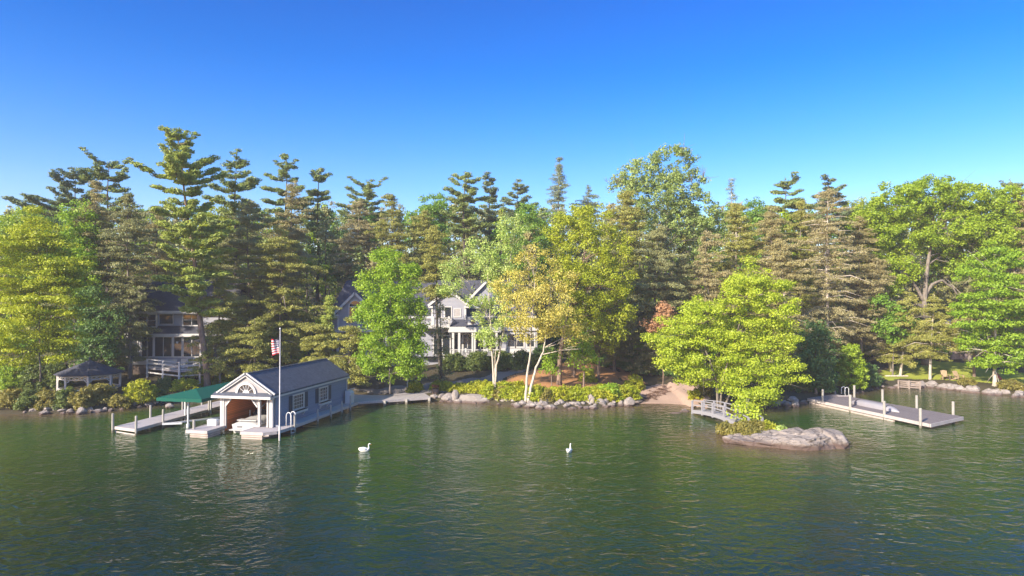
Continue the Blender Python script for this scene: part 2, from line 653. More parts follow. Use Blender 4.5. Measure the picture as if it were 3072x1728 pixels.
# ------------------------------------------------------------------ trees
BARK_GREY = m_bark('bark_grey', (0.10, 0.085, 0.07), (0.30, 0.26, 0.22))
BARK_BROWN = m_bark('bark_brown', (0.12, 0.085, 0.065), (0.33, 0.24, 0.19))
BARK_PALE = m_bark('bark_pale', (0.30, 0.25, 0.19), (0.68, 0.62, 0.53), (4, 4, 0.9), 0.3)
BARK_DARK = m_bark('bark_dark', (0.05, 0.045, 0.04), (0.15, 0.125, 0.11))
LEAF = {
    'yellowgreen': m_leaf('leaf_yellow_green', (0.27, 0.36, 0.012), (0.54, 0.56, 0.035)),
    'vivid': m_leaf('leaf_vivid_green', (0.17, 0.33, 0.015), (0.4, 0.54, 0.04)),
    'lime': m_leaf('leaf_lime', (0.317, 0.439, 0.015), (0.561, 0.634, 0.061)),
    'green': m_leaf('leaf_green', (0.12, 0.27, 0.025), (0.28, 0.44, 0.05)),
    'darkgreen': m_leaf('leaf_dark_green', (0.08, 0.17, 0.045), (0.19, 0.3, 0.08)),
    'greygreen': m_leaf('leaf_grey_green', (0.22, 0.32, 0.08), (0.42, 0.51, 0.16)),
    'oak': m_leaf('leaf_oak', (0.2, 0.34, 0.015), (0.42, 0.52, 0.035)),
    'gold': m_leaf('leaf_gold_green', (0.26, 0.33, 0.014), (0.52, 0.56, 0.04)),
    'orange': m_leaf('leaf_orange', (0.45, 0.42, 0.05), (0.71, 0.62, 0.17)),
    'palebirch': m_leaf('leaf_pale_birch', (0.27, 0.42, 0.05), (0.62, 0.7, 0.25)),
    'red': m_leaf('leaf_red_brown', (0.42, 0.22, 0.11), (0.62, 0.38, 0.21)),
    'pine': m_leaf('needle_pine', (0.13, 0.19, 0.05), (0.31, 0.37, 0.1), 0.15),
    'pinelight': m_leaf('needle_pine_light', (0.19, 0.26, 0.04), (0.41, 0.47, 0.09), 0.18),
    'pinedark': m_leaf('needle_pine_dark', (0.11, 0.16, 0.07), (0.25, 0.3, 0.135), 0.12),
    'brown': m_leaf('needle_brown', (0.235, 0.21, 0.08), (0.43, 0.385, 0.17), 0.2),
    'redbrown': m_leaf('needle_red_brown', (0.25, 0.215, 0.095), (0.45, 0.405, 0.2), 0.2),
    'olive': m_leaf('needle_olive', (0.205, 0.225, 0.04), (0.42, 0.41, 0.1), 0.2),
    'greybrown': m_leaf('needle_grey_brown', (0.175, 0.19, 0.075), (0.36, 0.365, 0.155), 0.2),
    'blue': m_leaf('needle_blue_grey', (0.14, 0.19, 0.1), (0.3, 0.34, 0.21), 0.15),
    'shrub': m_leaf('leaf_shrub_gold', (0.29, 0.34, 0.014), (0.56, 0.55, 0.04)),
    'shrubdark': m_leaf('leaf_shrub_dark', (0.09, 0.14, 0.03), (0.22, 0.27, 0.06)),
    'shrubolive': m_leaf('leaf_shrub_olive', (0.183, 0.183, 0.037), (0.390, 0.329, 0.073)),
}


def norm(a):
    return a / (np.linalg.norm(a, axis=-1, keepdims=True) + 1e-9)


def leaf_quads(rng, C, R, n_per, size, up=0.6, aspect=0.6, axis=None, outward=0.8, tint=None, droop=0.0):
    """C (n,3) clump centres, R (n,3) radii -> quads (m,4,3), tint (m)"""
    n_per = np.broadcast_to(np.asarray(n_per), (len(C),)).astype(int)
    idx = np.repeat(np.arange(len(C)), n_per)
    m = len(idx)
    u = norm(rng.normal(size=(m, 3)))
    rr = rng.random(m) ** 0.45
    P = C[idx] + u * rr[:, None] * R[idx]
    nrm = norm(u * outward + np.array([0, 0, up]) + rng.normal(size=(m, 3)) * 0.55)
    if axis is None:
        t = rng.normal(size=(m, 3))
    else:
        t = axis[idx] + rng.normal(size=(m, 3)) * 0.55
    t[:, 2] -= droop
    t = norm(t - nrm * (t * nrm).sum(-1, keepdims=True))
    b = np.cross(nrm, t)
    s = size * (0.65 + 0.7 * rng.random(m))[:, None]
    # a pointed leaf-like rhombus folded a little
    q = np.stack([P - t * s * 0.5, P + b * s * aspect * 0.5 - t * s * 0.08, P + t * s * 0.5, P - b * s * aspect * 0.5 - t * s * 0.08], 1)
    tn = (tint if tint is not None else rng.random(len(C)))[idx]
    tn = np.clip(tn * 0.7 + rng.random(m) * 0.42 - 0.06, 0, 1)
    return q, tn


def add_tree(name, label, cat, base, trunk_mb, quads, tint, leafmat, bark, group=None):
    root = thing(name, label, cat, base, 0, group)
    if trunk_mb is not None and trunk_mb.v:
        trunk_mb.build('trunk', bark, root, True)
    me = quads_mesh('crown', quads, tint, leafmat)
    o = bpy.data.objects.new('crown', me)
    COL.objects.link(o)
    o.parent = root
    return root


def curve_pts(a, b, sag, n=5, rng=None, wob=0.0):
    a, b = np.array(a, float), np.array(b, float)
    out = []
    for i in range(n):
        s = i / (n - 1)
        p = a + (b - a) * s
        p[2] += sag * math.sin(math.pi * s)
        if rng is not None and 0 < i < n - 1:
            p += rng.normal(size=3) * wob
        out.append(tuple(p))
    return out


def lobe_tree(name, label, lobes, Y, base_px, col, bark='grey', trunks=None, r0=0.18, leaf=0.28, dens=1.0, layered=0.0, seed=0, cat='tree', dscale=0.85, bare=0, thin=1.0):
    """broadleaf tree: crown = union of leafy lobes given in display px (cx, cy, rx, ry) at distance Y; limbs reach every lobe"""
    rng = np.random.default_rng(seed + 17)
    s = K / F_PX * Y
    bx = dy_(base_px, 800, Y).x
    bz = gz(bx, Y)
    base = np.array([bx, Y, bz])
    Cs, Rs, T, ends = [], [], [], []
    for (lx, ly, rx, ry) in lobes:
        p = np.array(dy_(lx, ly, Y)) - base
        rx_, rz_ = rx * s, ry * s
        ry_ = 0.5 * (rx_ + max(rx_, rz_)) * dscale
        p[1] += rng.normal() * 0.25 * ry_
        area = (rx_ * rz_ + rx_ * ry_ + ry_ * rz_)
        n = max(6, int(area * 2.7 * dens))
        u = norm(rng.normal(size=(n, 3)))
        rr = 0.45 + 0.58 * rng.random(n) ** 0.6
        c = p + u * rr[:, None] * np.array([rx_, ry_, rz_])
        # uneven outline: some clumps pushed out, some left out
        keep = rng.random(n) > 0.13
        c = c[keep]
        cr = (0.50 + 0.55 * rng.random(len(c))) * thin
        R = np.stack([cr * (1 + 0.6 * layered), cr * (1 + 0.6 * layered), cr * (0.72 - 0.45 * layered)], -1)
        if layered:
            st = 1.0 + 0.5 * rng.random()
            ph = rng.random() + 0.22 * np.sin(np.arctan2(c[:, 1], c[:, 0]) * 2 + rng.random() * 6)
            zz = (np.round(c[:, 2] / st - ph + rng.normal(size=len(c)) * 0.16) + ph) * st - (0.12 + 0.1 * rng.random()) * np.hypot(c[:, 0] - p[0], c[:, 1] - p[1])
            c[:, 2] += (zz - c[:, 2]) * min(1.0, layered * 1.3)
        Cs.append(c)
        Rs.append(R)
        lt = rng.random() * 0.35
        T.append(np.clip(lt + 0.6 * rng.random(len(c)), 0, 1))
        ends.append((p, max(rx_, rz_)))
    C, R, T = np.concatenate(Cs), np.concatenate(Rs), np.concatenate(T)
    n_per = np.maximum(8, (40 * dens * (R[:, 0] / 0.75) ** 2 * (0.34 / leaf) ** 1.4)).astype(int)
    q, tn = leaf_quads(rng, C, R, n_per, leaf, 0.55, 0.66, None, 0.9, T)
    mb = MB()
    if trunks is None:
        top = np.mean([e[0] for e in ends], 0)
        top[2] = max(e[0][2] for e in ends)
        trunks_l = [[(0, 0, -0.3), (top[0] * 0.1, top[1] * 0.1, top[2] * 0.25), (top[0] * 0.4, top[1] * 0.4, top[2] * 0.55), (top[0] * 0.85, top[1] * .85, top[2] * 0.92)]]
    else:
        trunks_l = []
        for tr in trunks:
            pl = [tuple(np.array(dy_(px, py, Y)) - base) for px, py in tr]
            if pl[0][2] < 1.5:
                pl[0] = (pl[0][0], pl[0][1], -0.25)
            trunks_l.append(pl)
    nodes = []
    for it, tr in enumerate(trunks_l):
        m = len(tr)
        k0 = 1.0 if tr[0][2] < 1.5 else 0.5
        fine = []
        for i in range(m - 1):
            for k in range(4):
                a = np.array(tr[i]) + (np.array(tr[i + 1]) - np.array(tr[i])) * k / 4
                fine.append(a + (rng.normal(size=3) * 0.035 if (i or k) else 0))
        fine.append(np.array(tr[-1]))
        L = len(fine)
        rr = [r0 * k0 * (1.35 if i == 0 else 1.0) * (1 - 0.8 * i / (L - 1)) for i in range(L)]
        mb.tube(fine, rr, 9)
        nodes += [(np.array(f), r) for f, r in zip(fine, rr)][L // 3:]
    tips = []
    for (p, r) in ends:
        for k in range(3):
            tgt = p + rng.normal(size=3) * r * 0.35
            j = min(range(len(nodes)), key=lambda i: np.linalg.norm(nodes[i][0] - tgt) + 2.0 * max(0, nodes[i][0][2] - tgt[2] + 0.8))
            a, ra = nodes[j]
            mid = (a + tgt) / 2 + rng.normal(size=3) * 0.25
            mid[2] += 0.2
            w = max(0.025, min(ra * 0.6, 0.10 + r * 0.01) * (0.6 + 0.5 * rng.random()))
            mb.tube([a, mid, tgt], [w, w * 0.7, w * 0.3], 6)
            for _ in range(2):
                e = tgt + rng.normal(size=3) * r * 0.5
                mb.tube([mid, (mid + e) / 2 + np.array([0, 0, 0.1]), e], [w * 0.5, w * 0.35, w * 0.12], 5)
                tips.append((e, r))
    for k in range(bare):                                     # bare twigs sticking out of the top
        tp_ = sorted(tips, key=lambda q: -q[0][2])[:max(8, len(tips) // 2)]
        a, r = tp_[int(rng.integers(len(tp_)))]
        for _ in range(4):
            e = a + norm(rng.normal(size=3) * 0.6 + np.array([0, 0, 1])) * r * (0.3 + .35 * rng.random())
            mb.tube([a, (a + e) / 2 + rng.normal(size=3) * 0.1, e], [0.035, 0.025, 0.01], 4)
    bk = {'grey': BARK_GREY, 'brown': BARK_BROWN, 'pale': BARK_PALE, 'dark': BARK_DARK}[bark]
    return add_tree(name, label, cat, tuple(base), mb, q, tn, LEAF[col], bk)


def conifer_frame(cx, top, w, cb, Y, bx):
    s = K / F_PX * Y
    X = dy_(bx if bx is not None else cx, 800, Y).x
    z0 = gz(X, Y)
    pt, pb = dy_(cx, top, Y), dy_(cx, cb, Y)
    return np.array([X, Y, z0]), np.array([pt.x - X, 0, pt.z - z0]), pb.z - z0, w * s / 2


def pine_tree(label, cx, top, w, cb, Y, col='pine', bx=None, seed=0, prof=None, flat=0.0, name='pine_tree', dens=1.0, leaf=0.40, step=1.5, skew=0.0, bare_below=0):
    """white pine: whorls of long level limbs carrying flat plumes, gaps of sky between them"""
    rng = np.random.default_rng(seed + 101)
    base, tp, hb, R = conifer_frame(cx, top, w * 1.12, cb, Y, bx)
    H = tp[2]
    hb = max(1.0, hb)
    prof = prof or [(0, 0.55), (0.25, 1.0), (0.55, 0.85), (0.8, 0.55), (0.93, 0.42), (1, 0.12)]
    pt, pr = zip(*prof)

    def axis(h):
        s_ = h / H
        return np.array([tp[0] * max(0.0, s_) ** 1.2 + 0.12 * math.sin(h * 0.5), 0.10 * math.cos(h * 0.6), h])
    mb = MB()
    nh = 34
    mb.tube([axis(-0.3 + (H - 0.12 + 0.3) * i / (nh - 1)) for i in range(nh)], [max(0.03, (0.17 + 0.009 * H) * (1 - 0.93 * i / (nh - 1))) for i in range(nh)], 8)
    C, Rr, A, T = [], [], [], []
    h = hb
    while h < H - 0.25:
        s_ = (h - hb) / (H - hb)
        r = R * np.interp(s_, pt, pr)
        k = int(rng.integers(3, 6)) if r > 1 else 3
        a0 = rng.random() * 6.28
        for i in range(k):
            if rng.random() < 0.10:
                continue
            a = a0 + 6.283 * i / k + rng.normal() * 0.25
            L = r * (0.42 + 0.72 * rng.random()) * (1 + skew * math.cos(a))
            if L < 0.25:
                L = 0.25
            d = np.array([math.cos(a), math.sin(a), 0])
            hj = min(H - 0.2, max(hb * 0.9, h + rng.normal() * 0.42))
            rise = L * (0.04 + 0.30 * rng.random() + 0.5 * s_ ** 3) - 0.10 * L * (1 - s_)
            o = axis(hj)
            e = o + d * L + np.array([0, 0, rise])
            mid = o + d * L * 0.5 + np.array([0, 0, rise * 0.25 - 0.04 * L])
            mb.tube([o, mid, e], [0.02 + 0.014 * L, 0.015 + 0.009 * L, 0.012], 5)
            tt = rng.random()
            m = max(3, int(L / 0.44))
            for j in range(m):
                f = 0.30 + 0.75 * (j + rng.random() * 0.6) / m
                side = np.array([-d[1], d[0], 0]) * rng.normal() * (0.16 * L * (1.15 - f) + 0.12)
                q = (o * (1 - f) + e * f) + side
                q[2] = (o[2] + (mid[2] - o[2]) * min(1, f * 2) if f < 0.5 else mid[2] + (e[2] - mid[2]) * (f * 2 - 1)) + 0.13
                rc = (0.36 + 0.30 * rng.random()) * (0.85 + 0.5 * (1 - s_))
                C.append(q)
                Rr.append((rc * 1.3, rc * 1.3, rc * 0.52))
                A.append(d * 0.9 + np.array([0, 0, 0.55]))
                T.append(min(1, 0.65 * tt + 0.4 * rng.random()))
        h += step * (0.75 + 0.5 * rng.random()) * (1.0 - 0.35 * s_)
    C.append(axis(H - 0.2)); Rr.append((0.25, 0.25, 0.5)); A.append(np.array([0, 0, 1.0])); T.append(0.5)
    C, Rr, A, T = map(np.array, (C, Rr, A, T))
    for k in range(bare_below):
        h = hb * (0.55 + 0.42 * rng.random())
        a = rng.random() * 6.28
        L = 0.8 + 1.8 * rng.random()
        o = axis(h)
        mb.tube([o, o + np.array([math.cos(a) * L * .5, math.sin(a) * L * .5, .12]), o + np.array([math.cos(a) * L, math.sin(a) * L, .15 + .3 * rng.random()])], [0.05, 0.035, 0.012], 5)
    q, tn = leaf_quads(rng, C, Rr, np.maximum(14, 58 * dens * (Rr[:, 0] / 0.55) ** 2 * (0.42 / leaf)), leaf, 0.6, 0.30, A, 0.5, T)
    return add_tree(name, label, 'tree', tuple(base), mb, q, tn, LEAF[col], BARK_BROWN if 'light' in col else BARK_DARK)


def hemlock_tree(label, cx, top, w, cb, Y, col='brown', bx=None, seed=0, name='hemlock_tree', dens=1.0, leaf=0.25, bark='grey', prof=None, bare=0.3, step=0.5, cat='tree'):
    """thin, drooping conifer; many fine sprays, pale twigs and trunk showing through"""
    rng = np.random.default_rng(seed + 333)
    base, tp, hb, R = conifer_frame(cx, top, w * 1.3, cb, Y, bx)
    H = tp[2]
    hb = max(0.6, hb)
    prof = prof or [(0, 0.72), (0.18, 1.0), (0.5, 0.95), (0.72, 0.74), (0.88, 0.45), (0.97, 0.2), (1, 0.06)]
    pt, pr = zip(*prof)

    def axis(h):
        s_ = h / H
        return np.array([tp[0] * s_ + 0.10 * math.sin(h * 0.4 + seed), 0.08 * math.cos(h * 0.5), h])
    mb = MB()
    nh = 34
    mb.tube([axis(-0.3 + (H + 0.3) * i / (nh - 1)) for i in range(nh)], [max(0.02, (0.12 + 0.007 * H) * (1 - 0.93 * i / (nh - 1))) for i in range(nh)], 8)
    C, Rr, A, T = [], [], [], []
    h = hb
    n_b = 0
    lump = [(rng.random() * 6.28, rng.random(), 0.3 + rng.random() * .5) for _ in range(5)]
    while h < H - 0.1:
        s_ = (h - hb) / (H - hb)
        r = R * np.interp(s_, pt, pr)
        k = int(rng.integers(4, 7))
        a0 = rng.random() * 6.28
        for i in range(k):
            a = a0 + 6.283 * i / k + rng.normal() * 0.3
            L = max(0.15, r * (0.38 + 0.68 * rng.random()))
            for (la, lh, lw) in lump:
                if abs(lh - s_) < 0.08 and math.cos(a - la) > 0.4:
                    L *= 0.55
            d = np.array([math.cos(a), math.sin(a), 0])
            o = axis(min(H - 0.05, max(hb * 0.9, h + rng.normal() * 0.35)))
            dr = (-0.24 + 0.22 * rng.random()) * L + 0.22 * L * s_
            e = o + d * L + np.array([0, 0, dr])
            mid = o + d * L * 0.55 + np.array([0, 0, 0.06 * L])
            w_ = 0.012 + 0.008 * L
            n_b += 1
            if n_b % 2 == 0 or rng.random() < bare:
                mb.tube([o, mid, e], [w_ * 1.3, w_, 0.008], 4, cap=False)
            tt = rng.random()
            if rng.random() < bare * 0.55:
                continue
            m = max(2, int(L / 0.42))
            for j in range(m):
                f = 0.22 + 0.82 * (j + 0.7 * rng.random()) / m
                side = np.array([-d[1], d[0], 0]) * rng.normal() * (0.20 * L * (1.2 - f) + 0.08)
                q = o + d * L * f + side
                q[2] += dr * f * f + 0.06 * L * math.sin(3.14 * f) - 0.1
                rc = 0.27 + 0.30 * rng.random()
                C.append(q)
                Rr.append((rc * 1.25, rc * 1.25, rc * 0.6))
                A.append(d * 0.9 + np.array([0, 0, -0.35]))
                T.append(min(1, 0.55 * tt + 0.5 * rng.random()))
        h += step * (0.7 + 0.6 * rng.random())
    C, Rr, A, T = map(np.array, (C, Rr, A, T))
    q, tn = leaf_quads(rng, C, Rr, np.maximum(8, 32 * dens * (Rr[:, 0] / 0.45) ** 2 * (0.30 / leaf)), leaf, 0.35, 0.34, A, 0.5, T, 0.25)
    bk = {'grey': BARK_GREY, 'brown': BARK_BROWN, 'pale': BARK_PALE, 'dark': BARK_DARK}[bark]
    return add_tree(name, label, cat, tuple(base), mb, q, tn, LEAF[col], bk)


def auto_lobes(cx, top, w, cb, seed, n=7):
    r = random.Random(seed)
    h = cb - top
    out = [(cx + w * r.uniform(-.06, .06), top + h * 0.20, w * 0.30, h * 0.20)]
    for i in range(n):
        f = (i + 0.5) / n
        sd = -1 if i % 2 else 1
        out.append((cx + sd * w * r.uniform(0.10, 0.24), top + h * (0.28 + 0.58 * f), w * r.uniform(0.24, 0.32), h * r.uniform(0.13, 0.18)))
    return out


def broad(label, cx, top, w, cb, Y, col, bx=None, seed=0, name='broadleaf_tree', **kw):
    return lobe_tree(name, label, auto_lobes(cx, top, w, cb, seed), Y, bx if bx is not None else cx, col, seed=seed, **kw)


def shrub(label, cx, cy, w, h, col, Y=None, seed=0, name='shrub', leaf=0.24, dens=1.0, group=None, base=None, dim=None):
    """low leafy dome; cx, cy = display px of the base, w, h its size in px (or base and dim in metres)"""
    rng = np.random.default_rng(seed + 900)
    if base is None:
        s = K / F_PX * Y
        p = dy_(cx, cy, Y)
        base = (p.x, Y, gz(p.x, Y))
        rx, hh = w * s / 2, h * s
    else:
        rx, hh = dim
    n = int(max(10, (rx * rx * 3 + rx * hh * 4) * 5.0 * dens))
    u = norm(rng.normal(size=(n, 3)))
    u[:, 2] = np.abs(u[:, 2])
    rr = 0.55 + 0.5 * rng.random(n)
    C = u * rr[:, None] * np.array([rx * 0.9, rx * 0.8, hh * 0.86])
    C[:, 2] += 0.02 * hh
    bump_ = 1 + 0.18 * np.sin(np.arctan2(C[:, 1], C[:, 0]) * 3 + seed) * np.sin(C[:, 2] * 2 + seed)
    C[:, :2] *= bump_[:, None]
    cr = 0.20 + 0.20 * rng.random(n) + 0.02 * rx
    R = np.stack([cr * 1.15, cr * 1.15, cr * 0.8], -1)
    q, tn = leaf_quads(rng, C, R, np.maximum(10, 40 * (cr / 0.33) ** 2 * (0.24 / leaf)), leaf, 0.6, 0.6, None, 0.8, rng.random(n))
    mb = MB()
    for k in range(7):
        a = rng.random() * 6.28
        e = np.array([math.cos(a) * rx * 0.55, math.sin(a) * rx * 0.5, hh * (0.45 + .3 * rng.random())])
        mb.tube([(math.cos(a) * 0.1, math.sin(a) * 0.1, -0.15), e * np.array([.4, .4, .55]), e], [0.045, 0.03, 0.012], 5)
    root = thing(name, label, 'shrub', base, 0, group)
    mb.build('stem', BARK_BROWN, root)
    me = quads_mesh('foliage', q, tn, LEAF[col])
    o = bpy.data.objects.new('foliage', me)
    COL.objects.link(o)
    o.parent = root
    return root

# ---- left group
lobe_tree('maple_tree', 'yellow-green maple in layered tiers, nearest the left edge of the photo', [(95, 580, 55, 50), (30, 620, 70, 45), (140, 640, 70, 45), (75, 690, 110, 45), (180, 690, 50, 35), (20, 740, 70, 45), (130, 760, 95, 45), (60, 820, 90, 40), (150, 830, 55, 35), (30, 890, 60, 40), (110, 880, 60, 30)], 69, 100, 'yellowgreen', 'grey', [[(102, 960), (100, 880), (98, 760), (95, 600)]], 0.17, 0.22, 1.0, 0.5, 1)
broad('rounded bright green broadleaf tree behind the leftmost yellow-green maple', 190, 497, 130, 800, 82, 'vivid', seed=2)
pine_tree('dark pine with paired tufted tops, left of the tallest pine', 272, 408, 180, 640, 92, 'pine', seed=3, prof=[(0, .7), (.4, 1), (.7, .75), (.86, .62), (.95, .5), (1, .2)])
pine_tree('dark pine whose limbs slope down left, beside the pine with paired tops', 190, 440, 190, 660, 98, 'pinedark', seed=4, skew=-0.35)
hemlock_tree('brown thinning hemlock with a long bare trunk right of the gazebo', 318, 490, 165, 900, 83, 'greybrown', 330, 5, bark='grey', bare=0.4, prof=[(0, .45), (.15, .62), (.4, .8), (.65, 1), (.85, .6), (1, .05)])
hemlock_tree('brown hemlock directly in front of the pine with paired tops', 240, 455, 120, 800, 84, 'brown', None, 6)
pine_tree('tallest white pine of the shore, light green and broken-tiered', 445, 340, 205, 790, 80, 'pinelight', 522, 7, leaf=0.40, dens=1.15, step=1.15,
          prof=[(0, .55), (.1, .72), (.3, .78), (.45, .80), (.58, .78), (.66, .55), (.74, .95), (.80, .7), (.86, .8), (.89, .32), (.94, .45), (.985, .30), (1, .1)])
pine_tree('dark pine with long limbs to the right, beside the tallest pine', 592, 398, 170, 640, 95, 'pine', None, 8, prof=[(0, .7), (.4, 1), (.62, .95), (.75, .6), (.9, .42), (1, .15)], skew=0.2)
hemlock_tree('sunlit olive-brown hemlock rising behind the boathouse roof', 708, 575, 215, 905, 86, 'olive', 705, 9, dens=1.15)
hemlock_tree('grey-brown hemlock between the tallest pine and the sunlit olive one', 625, 505, 175, 890, 88, 'greybrown', None, 10)
hemlock_tree('short yellowish hemlock hiding the right end of the left house', 560, 690, 130, 935, 81.5, 'olive', 535, 11, bare=0.15, dens=1.2, prof=[(0, .9), (.2, 1), (.6, .7), (1, .1)])
hemlock_tree('bushy olive conifer low behind the green canopy', 640, 800, 130, 940, 81, 'olive', 640, 12, bare=0.15, dens=1.2)
pine_tree('dark tiered pine on the skyline above the boathouse', 720, 393, 125, 600, 108, 'pine', None, 13)
pine_tree('small pointed pine right of the tiered skyline pine', 800, 423, 85, 600, 112, 'pine', None, 14)
hemlock_tree('tan hemlock in front of the tiered skyline pine', 735, 455, 100, 720, 96, 'brown', None, 15)
broad('dark green broadleaf tree left of the arched gable', 820, 545, 150, 735, 112, 'darkgreen', 828, 16)
broad('olive broadleaf tree over the roof of the left house', 545, 500, 130, 760, 100, 'gold', None, 17)
hemlock_tree('brown hemlock filling the gap left of the tallest pine', 395, 520, 110, 760, 92, 'brown', None, 18)
broad('low dark broadleaf tree on the skyline at the far left', 55, 515, 160, 720, 100, 'oak', None, 19)
broad('dull green broadleaf tree between far-left skyline and sloping pine', 130, 508, 110, 720, 108, 'darkgreen', None, 20)
broad('shadowy green tree behind the gazebo roof', 230, 720, 150, 960, 80, 'darkgreen', 225, 21)
hemlock_tree('dim hemlock directly behind the gazebo', 165, 640, 110, 930, 84, 'greybrown', None, 22)
# ---- centre, behind the main house
hemlock_tree('reddish-brown bare-looking hemlock above the arched gable', 902, 497, 120, 760, 105, 'redbrown', None, 23, bare=0.45)
pine_tree('pine with a flat tufted top above the reddish hemlock', 922, 455, 120, 600, 124, 'pine', None, 24, prof=[(0, .8), (.5, 1), (.8, .85), (.95, .55), (1, .3)])
hemlock_tree('tall olive-yellow conifer behind the vivid green lakeside tree', 985, 485, 135, 800, 104, 'olive', None, 25)
hemlock_tree('olive-brown hemlock left of the bare-trunked pine', 1068, 530, 130, 800, 106, 'olive', None, 26)
broad('bright round-topped tree on the skyline left of centre', 1085, 478, 120, 640, 122, 'green', None, 27)
pine_tree('pine with a bare trunk showing below its crown, above the house', 1168, 434, 150, 575, 104, 'pine', 1166, 28, bare_below=10, prof=[(0, .75), (.3, 1), (.55, .75), (.75, .5), (.92, .32), (1, .12)])
pine_tree('pine with upswept limbs right of the bare-trunked pine', 1232, 450, 95, 640, 112, 'pinedark', None, 29)
pine_tree('round-topped pine on the skyline left of the thin spruce', 1302, 463, 95, 620, 120, 'pinedark', None, 30, prof=[(0, .8), (.5, 1), (.8, .8), (.95, .5), (1, .3)])
broad('dark green tree under the round-topped skyline pine', 1330, 505, 120, 740, 108, 'green', None, 31)
hemlock_tree('brown hemlock between bare-trunked pine and pale birch', 1180, 560, 110, 780, 106, 'greybrown', None, 32)
hemlock_tree('thin blue-grey spruce spire on the skyline', 1406, 398, 80, 640, 112, 'blue', None, 33, name='spruce_tree', prof=[(0, 1), (.4, .9), (.7, .6), (1, .06)], bare=0.4, dens=0.7)
hemlock_tree('grey twiggy conifer right of the thin spruce spire', 1480, 465, 100, 680, 116, 'blue', None, 34, bare=0.6, dens=0.6)
lobe_tree('broadleaf_tree', 'tall grey-green broadleaf tree, the highest crown right of centre', [(1690, 412, 62, 48), (1610, 440, 65, 45), (1570, 470, 40, 35), (1720, 475, 65, 50), (1640, 500, 85, 50), (1765, 540, 45, 50), (1700, 560, 90, 55), (1780, 610, 35, 40)], 104, 1670, 'greygreen', 'grey', None, 0.3, 0.34, 0.95, 0, 35, bare=26)
hemlock_tree('olive-brown hemlock left of the tall grey-green tree', 1575, 482, 150, 800, 97, 'olive', 1590, 36)
hemlock_tree('dusky brown hemlock under the tall grey-green tree', 1655, 560, 160, 930, 88, 'greybrown', 1640, 37, dens=1.25, bare=.15)
hemlock_tree('dark brown hemlock behind the golden maple', 1530, 600, 120, 900, 90, 'greybrown', 1545, 38, dens=1.2, bare=.15)
# ---- centre, in front of the house
lobe_tree('maple_tree', 'vivid green maple standing by the lakeside boardwalk', [(975, 655, 42, 40), (1010, 700, 50, 45), (945, 710, 45, 35), (990, 770, 72, 50), (940, 790, 45, 40), (1030, 800, 45, 45), (985, 850, 78, 50), (1040, 880, 40, 40), (985, 920, 72, 40), (935, 900, 42, 38), (1050, 850, 28, 40), (1035, 930, 30, 28)], 75, 982, 'vivid', 'grey', [[(982, 990), (980, 940), (985, 820), (978, 680)]], 0.2, 0.22, 1.25, 0.0, 40)
hemlock_tree('slim young conifer beside the arched gable window', 826, 745, 42, 930, 82, 'pinelight', 826, 41, name='young_conifer', bare=.1)
hemlock_tree('bushy ochre conifer at the back corner of the boathouse', 880, 800, 150, 955, 78, 'olive', 880, 42, bare=.1, dens=1.3, prof=[(0, .95), (.25, 1), (.6, .75), (1, .1)])
hemlock_tree('low spreading ochre conifer behind the boathouse ridge', 805, 815, 120, 950, 81, 'olive', 805, 43, bare=.1, dens=1.2)
hemlock_tree('thin dark sapling in front of the balcony', 1108, 760, 70, 950, 80, 'greybrown', 1108, 44, name='sapling', bare=.8, dens=.35, bark='dark')
lobe_tree('birch_tree', 'pale-leaved birch with a white forked trunk above the shrub hedge', [(1288, 585, 38, 48), (1225, 645, 62, 52), (1140, 690, 42, 42), (1265, 700, 55, 45), (1118, 728, 34, 18), (1200, 760, 30, 24), (1245, 790, 55, 40), (1238, 845, 46, 30)], 76, 1243, 'palebirch', 'pale', [[(1242, 988), (1240, 930), (1236, 860), (1232, 780), (1225, 660)], [(1244, 985), (1249, 920), (1262, 860), (1275, 780), (1288, 620)], [(1243, 960), (1246, 880), (1228, 800), (1190, 740)]], 0.13, 0.21, 0.95, 0, 45)
lobe_tree('maple_tree', 'orange-tinged maple with two crooked white trunks at the waterline', [(1345, 655, 52, 42), (1295, 720, 62, 48), (1395, 715, 70, 50), (1345, 770, 90, 50), (1290, 800, 45, 35), (1410, 810, 60, 45), (1445, 850, 38, 28), (1345, 830, 55, 35)], 72.5, 1325, 'orange', 'pale', [[(1322, 1014), (1324, 960), (1333, 890), (1336, 830), (1345, 700)], [(1328, 1014), (1340, 955), (1352, 915), (1366, 885), (1373, 845), (1385, 740)]], 0.17, 0.20, 0.72, 0, 46)
lobe_tree('maple_tree', 'broad golden-green maple right of the orange-tinged one', [(1475, 555, 62, 46), (1420, 580, 52, 48), (1540, 620, 58, 50), (1460, 640, 75, 55), (1560, 700, 42, 50), (1500, 720, 80, 55), (1430, 700, 50, 45), (1540, 780, 55, 45), (1470, 800, 70, 48), (1530, 850, 45, 35)], 80, 1407, 'gold', 'brown', [[(1407, 972), (1408, 900), (1425, 800), (1465, 680), (1480, 570)]], 0.33, 0.23, 1.0, 0, 47)
lobe_tree('sapling', 'small green broadleaf tree with a slim trunk on the needle slope', [(1462, 870, 35, 32), (1480, 905, 28, 22), (1440, 895, 25, 22)], 77, 1470, 'vivid', 'brown', [[(1470, 972), (1469, 920), (1464, 870)]], 0.14, 0.30, 0.9, 0, 48)
lobe_tree('sapling', 'slender sapling with sparse leaves left of the brown slope trunk', [(1388, 900, 20, 28), (1380, 930, 16, 14)], 77, 1388, 'vivid', 'brown', [[(1388, 972), (1388, 930), (1386, 880)]], 0.08, 0.28, 0.7, 0, 49)
hemlock_tree('hemlock with a straight bare trunk at the right of the needle slope', 1505, 720, 110, 880, 84, 'greybrown', 1505, 50, bark='brown')
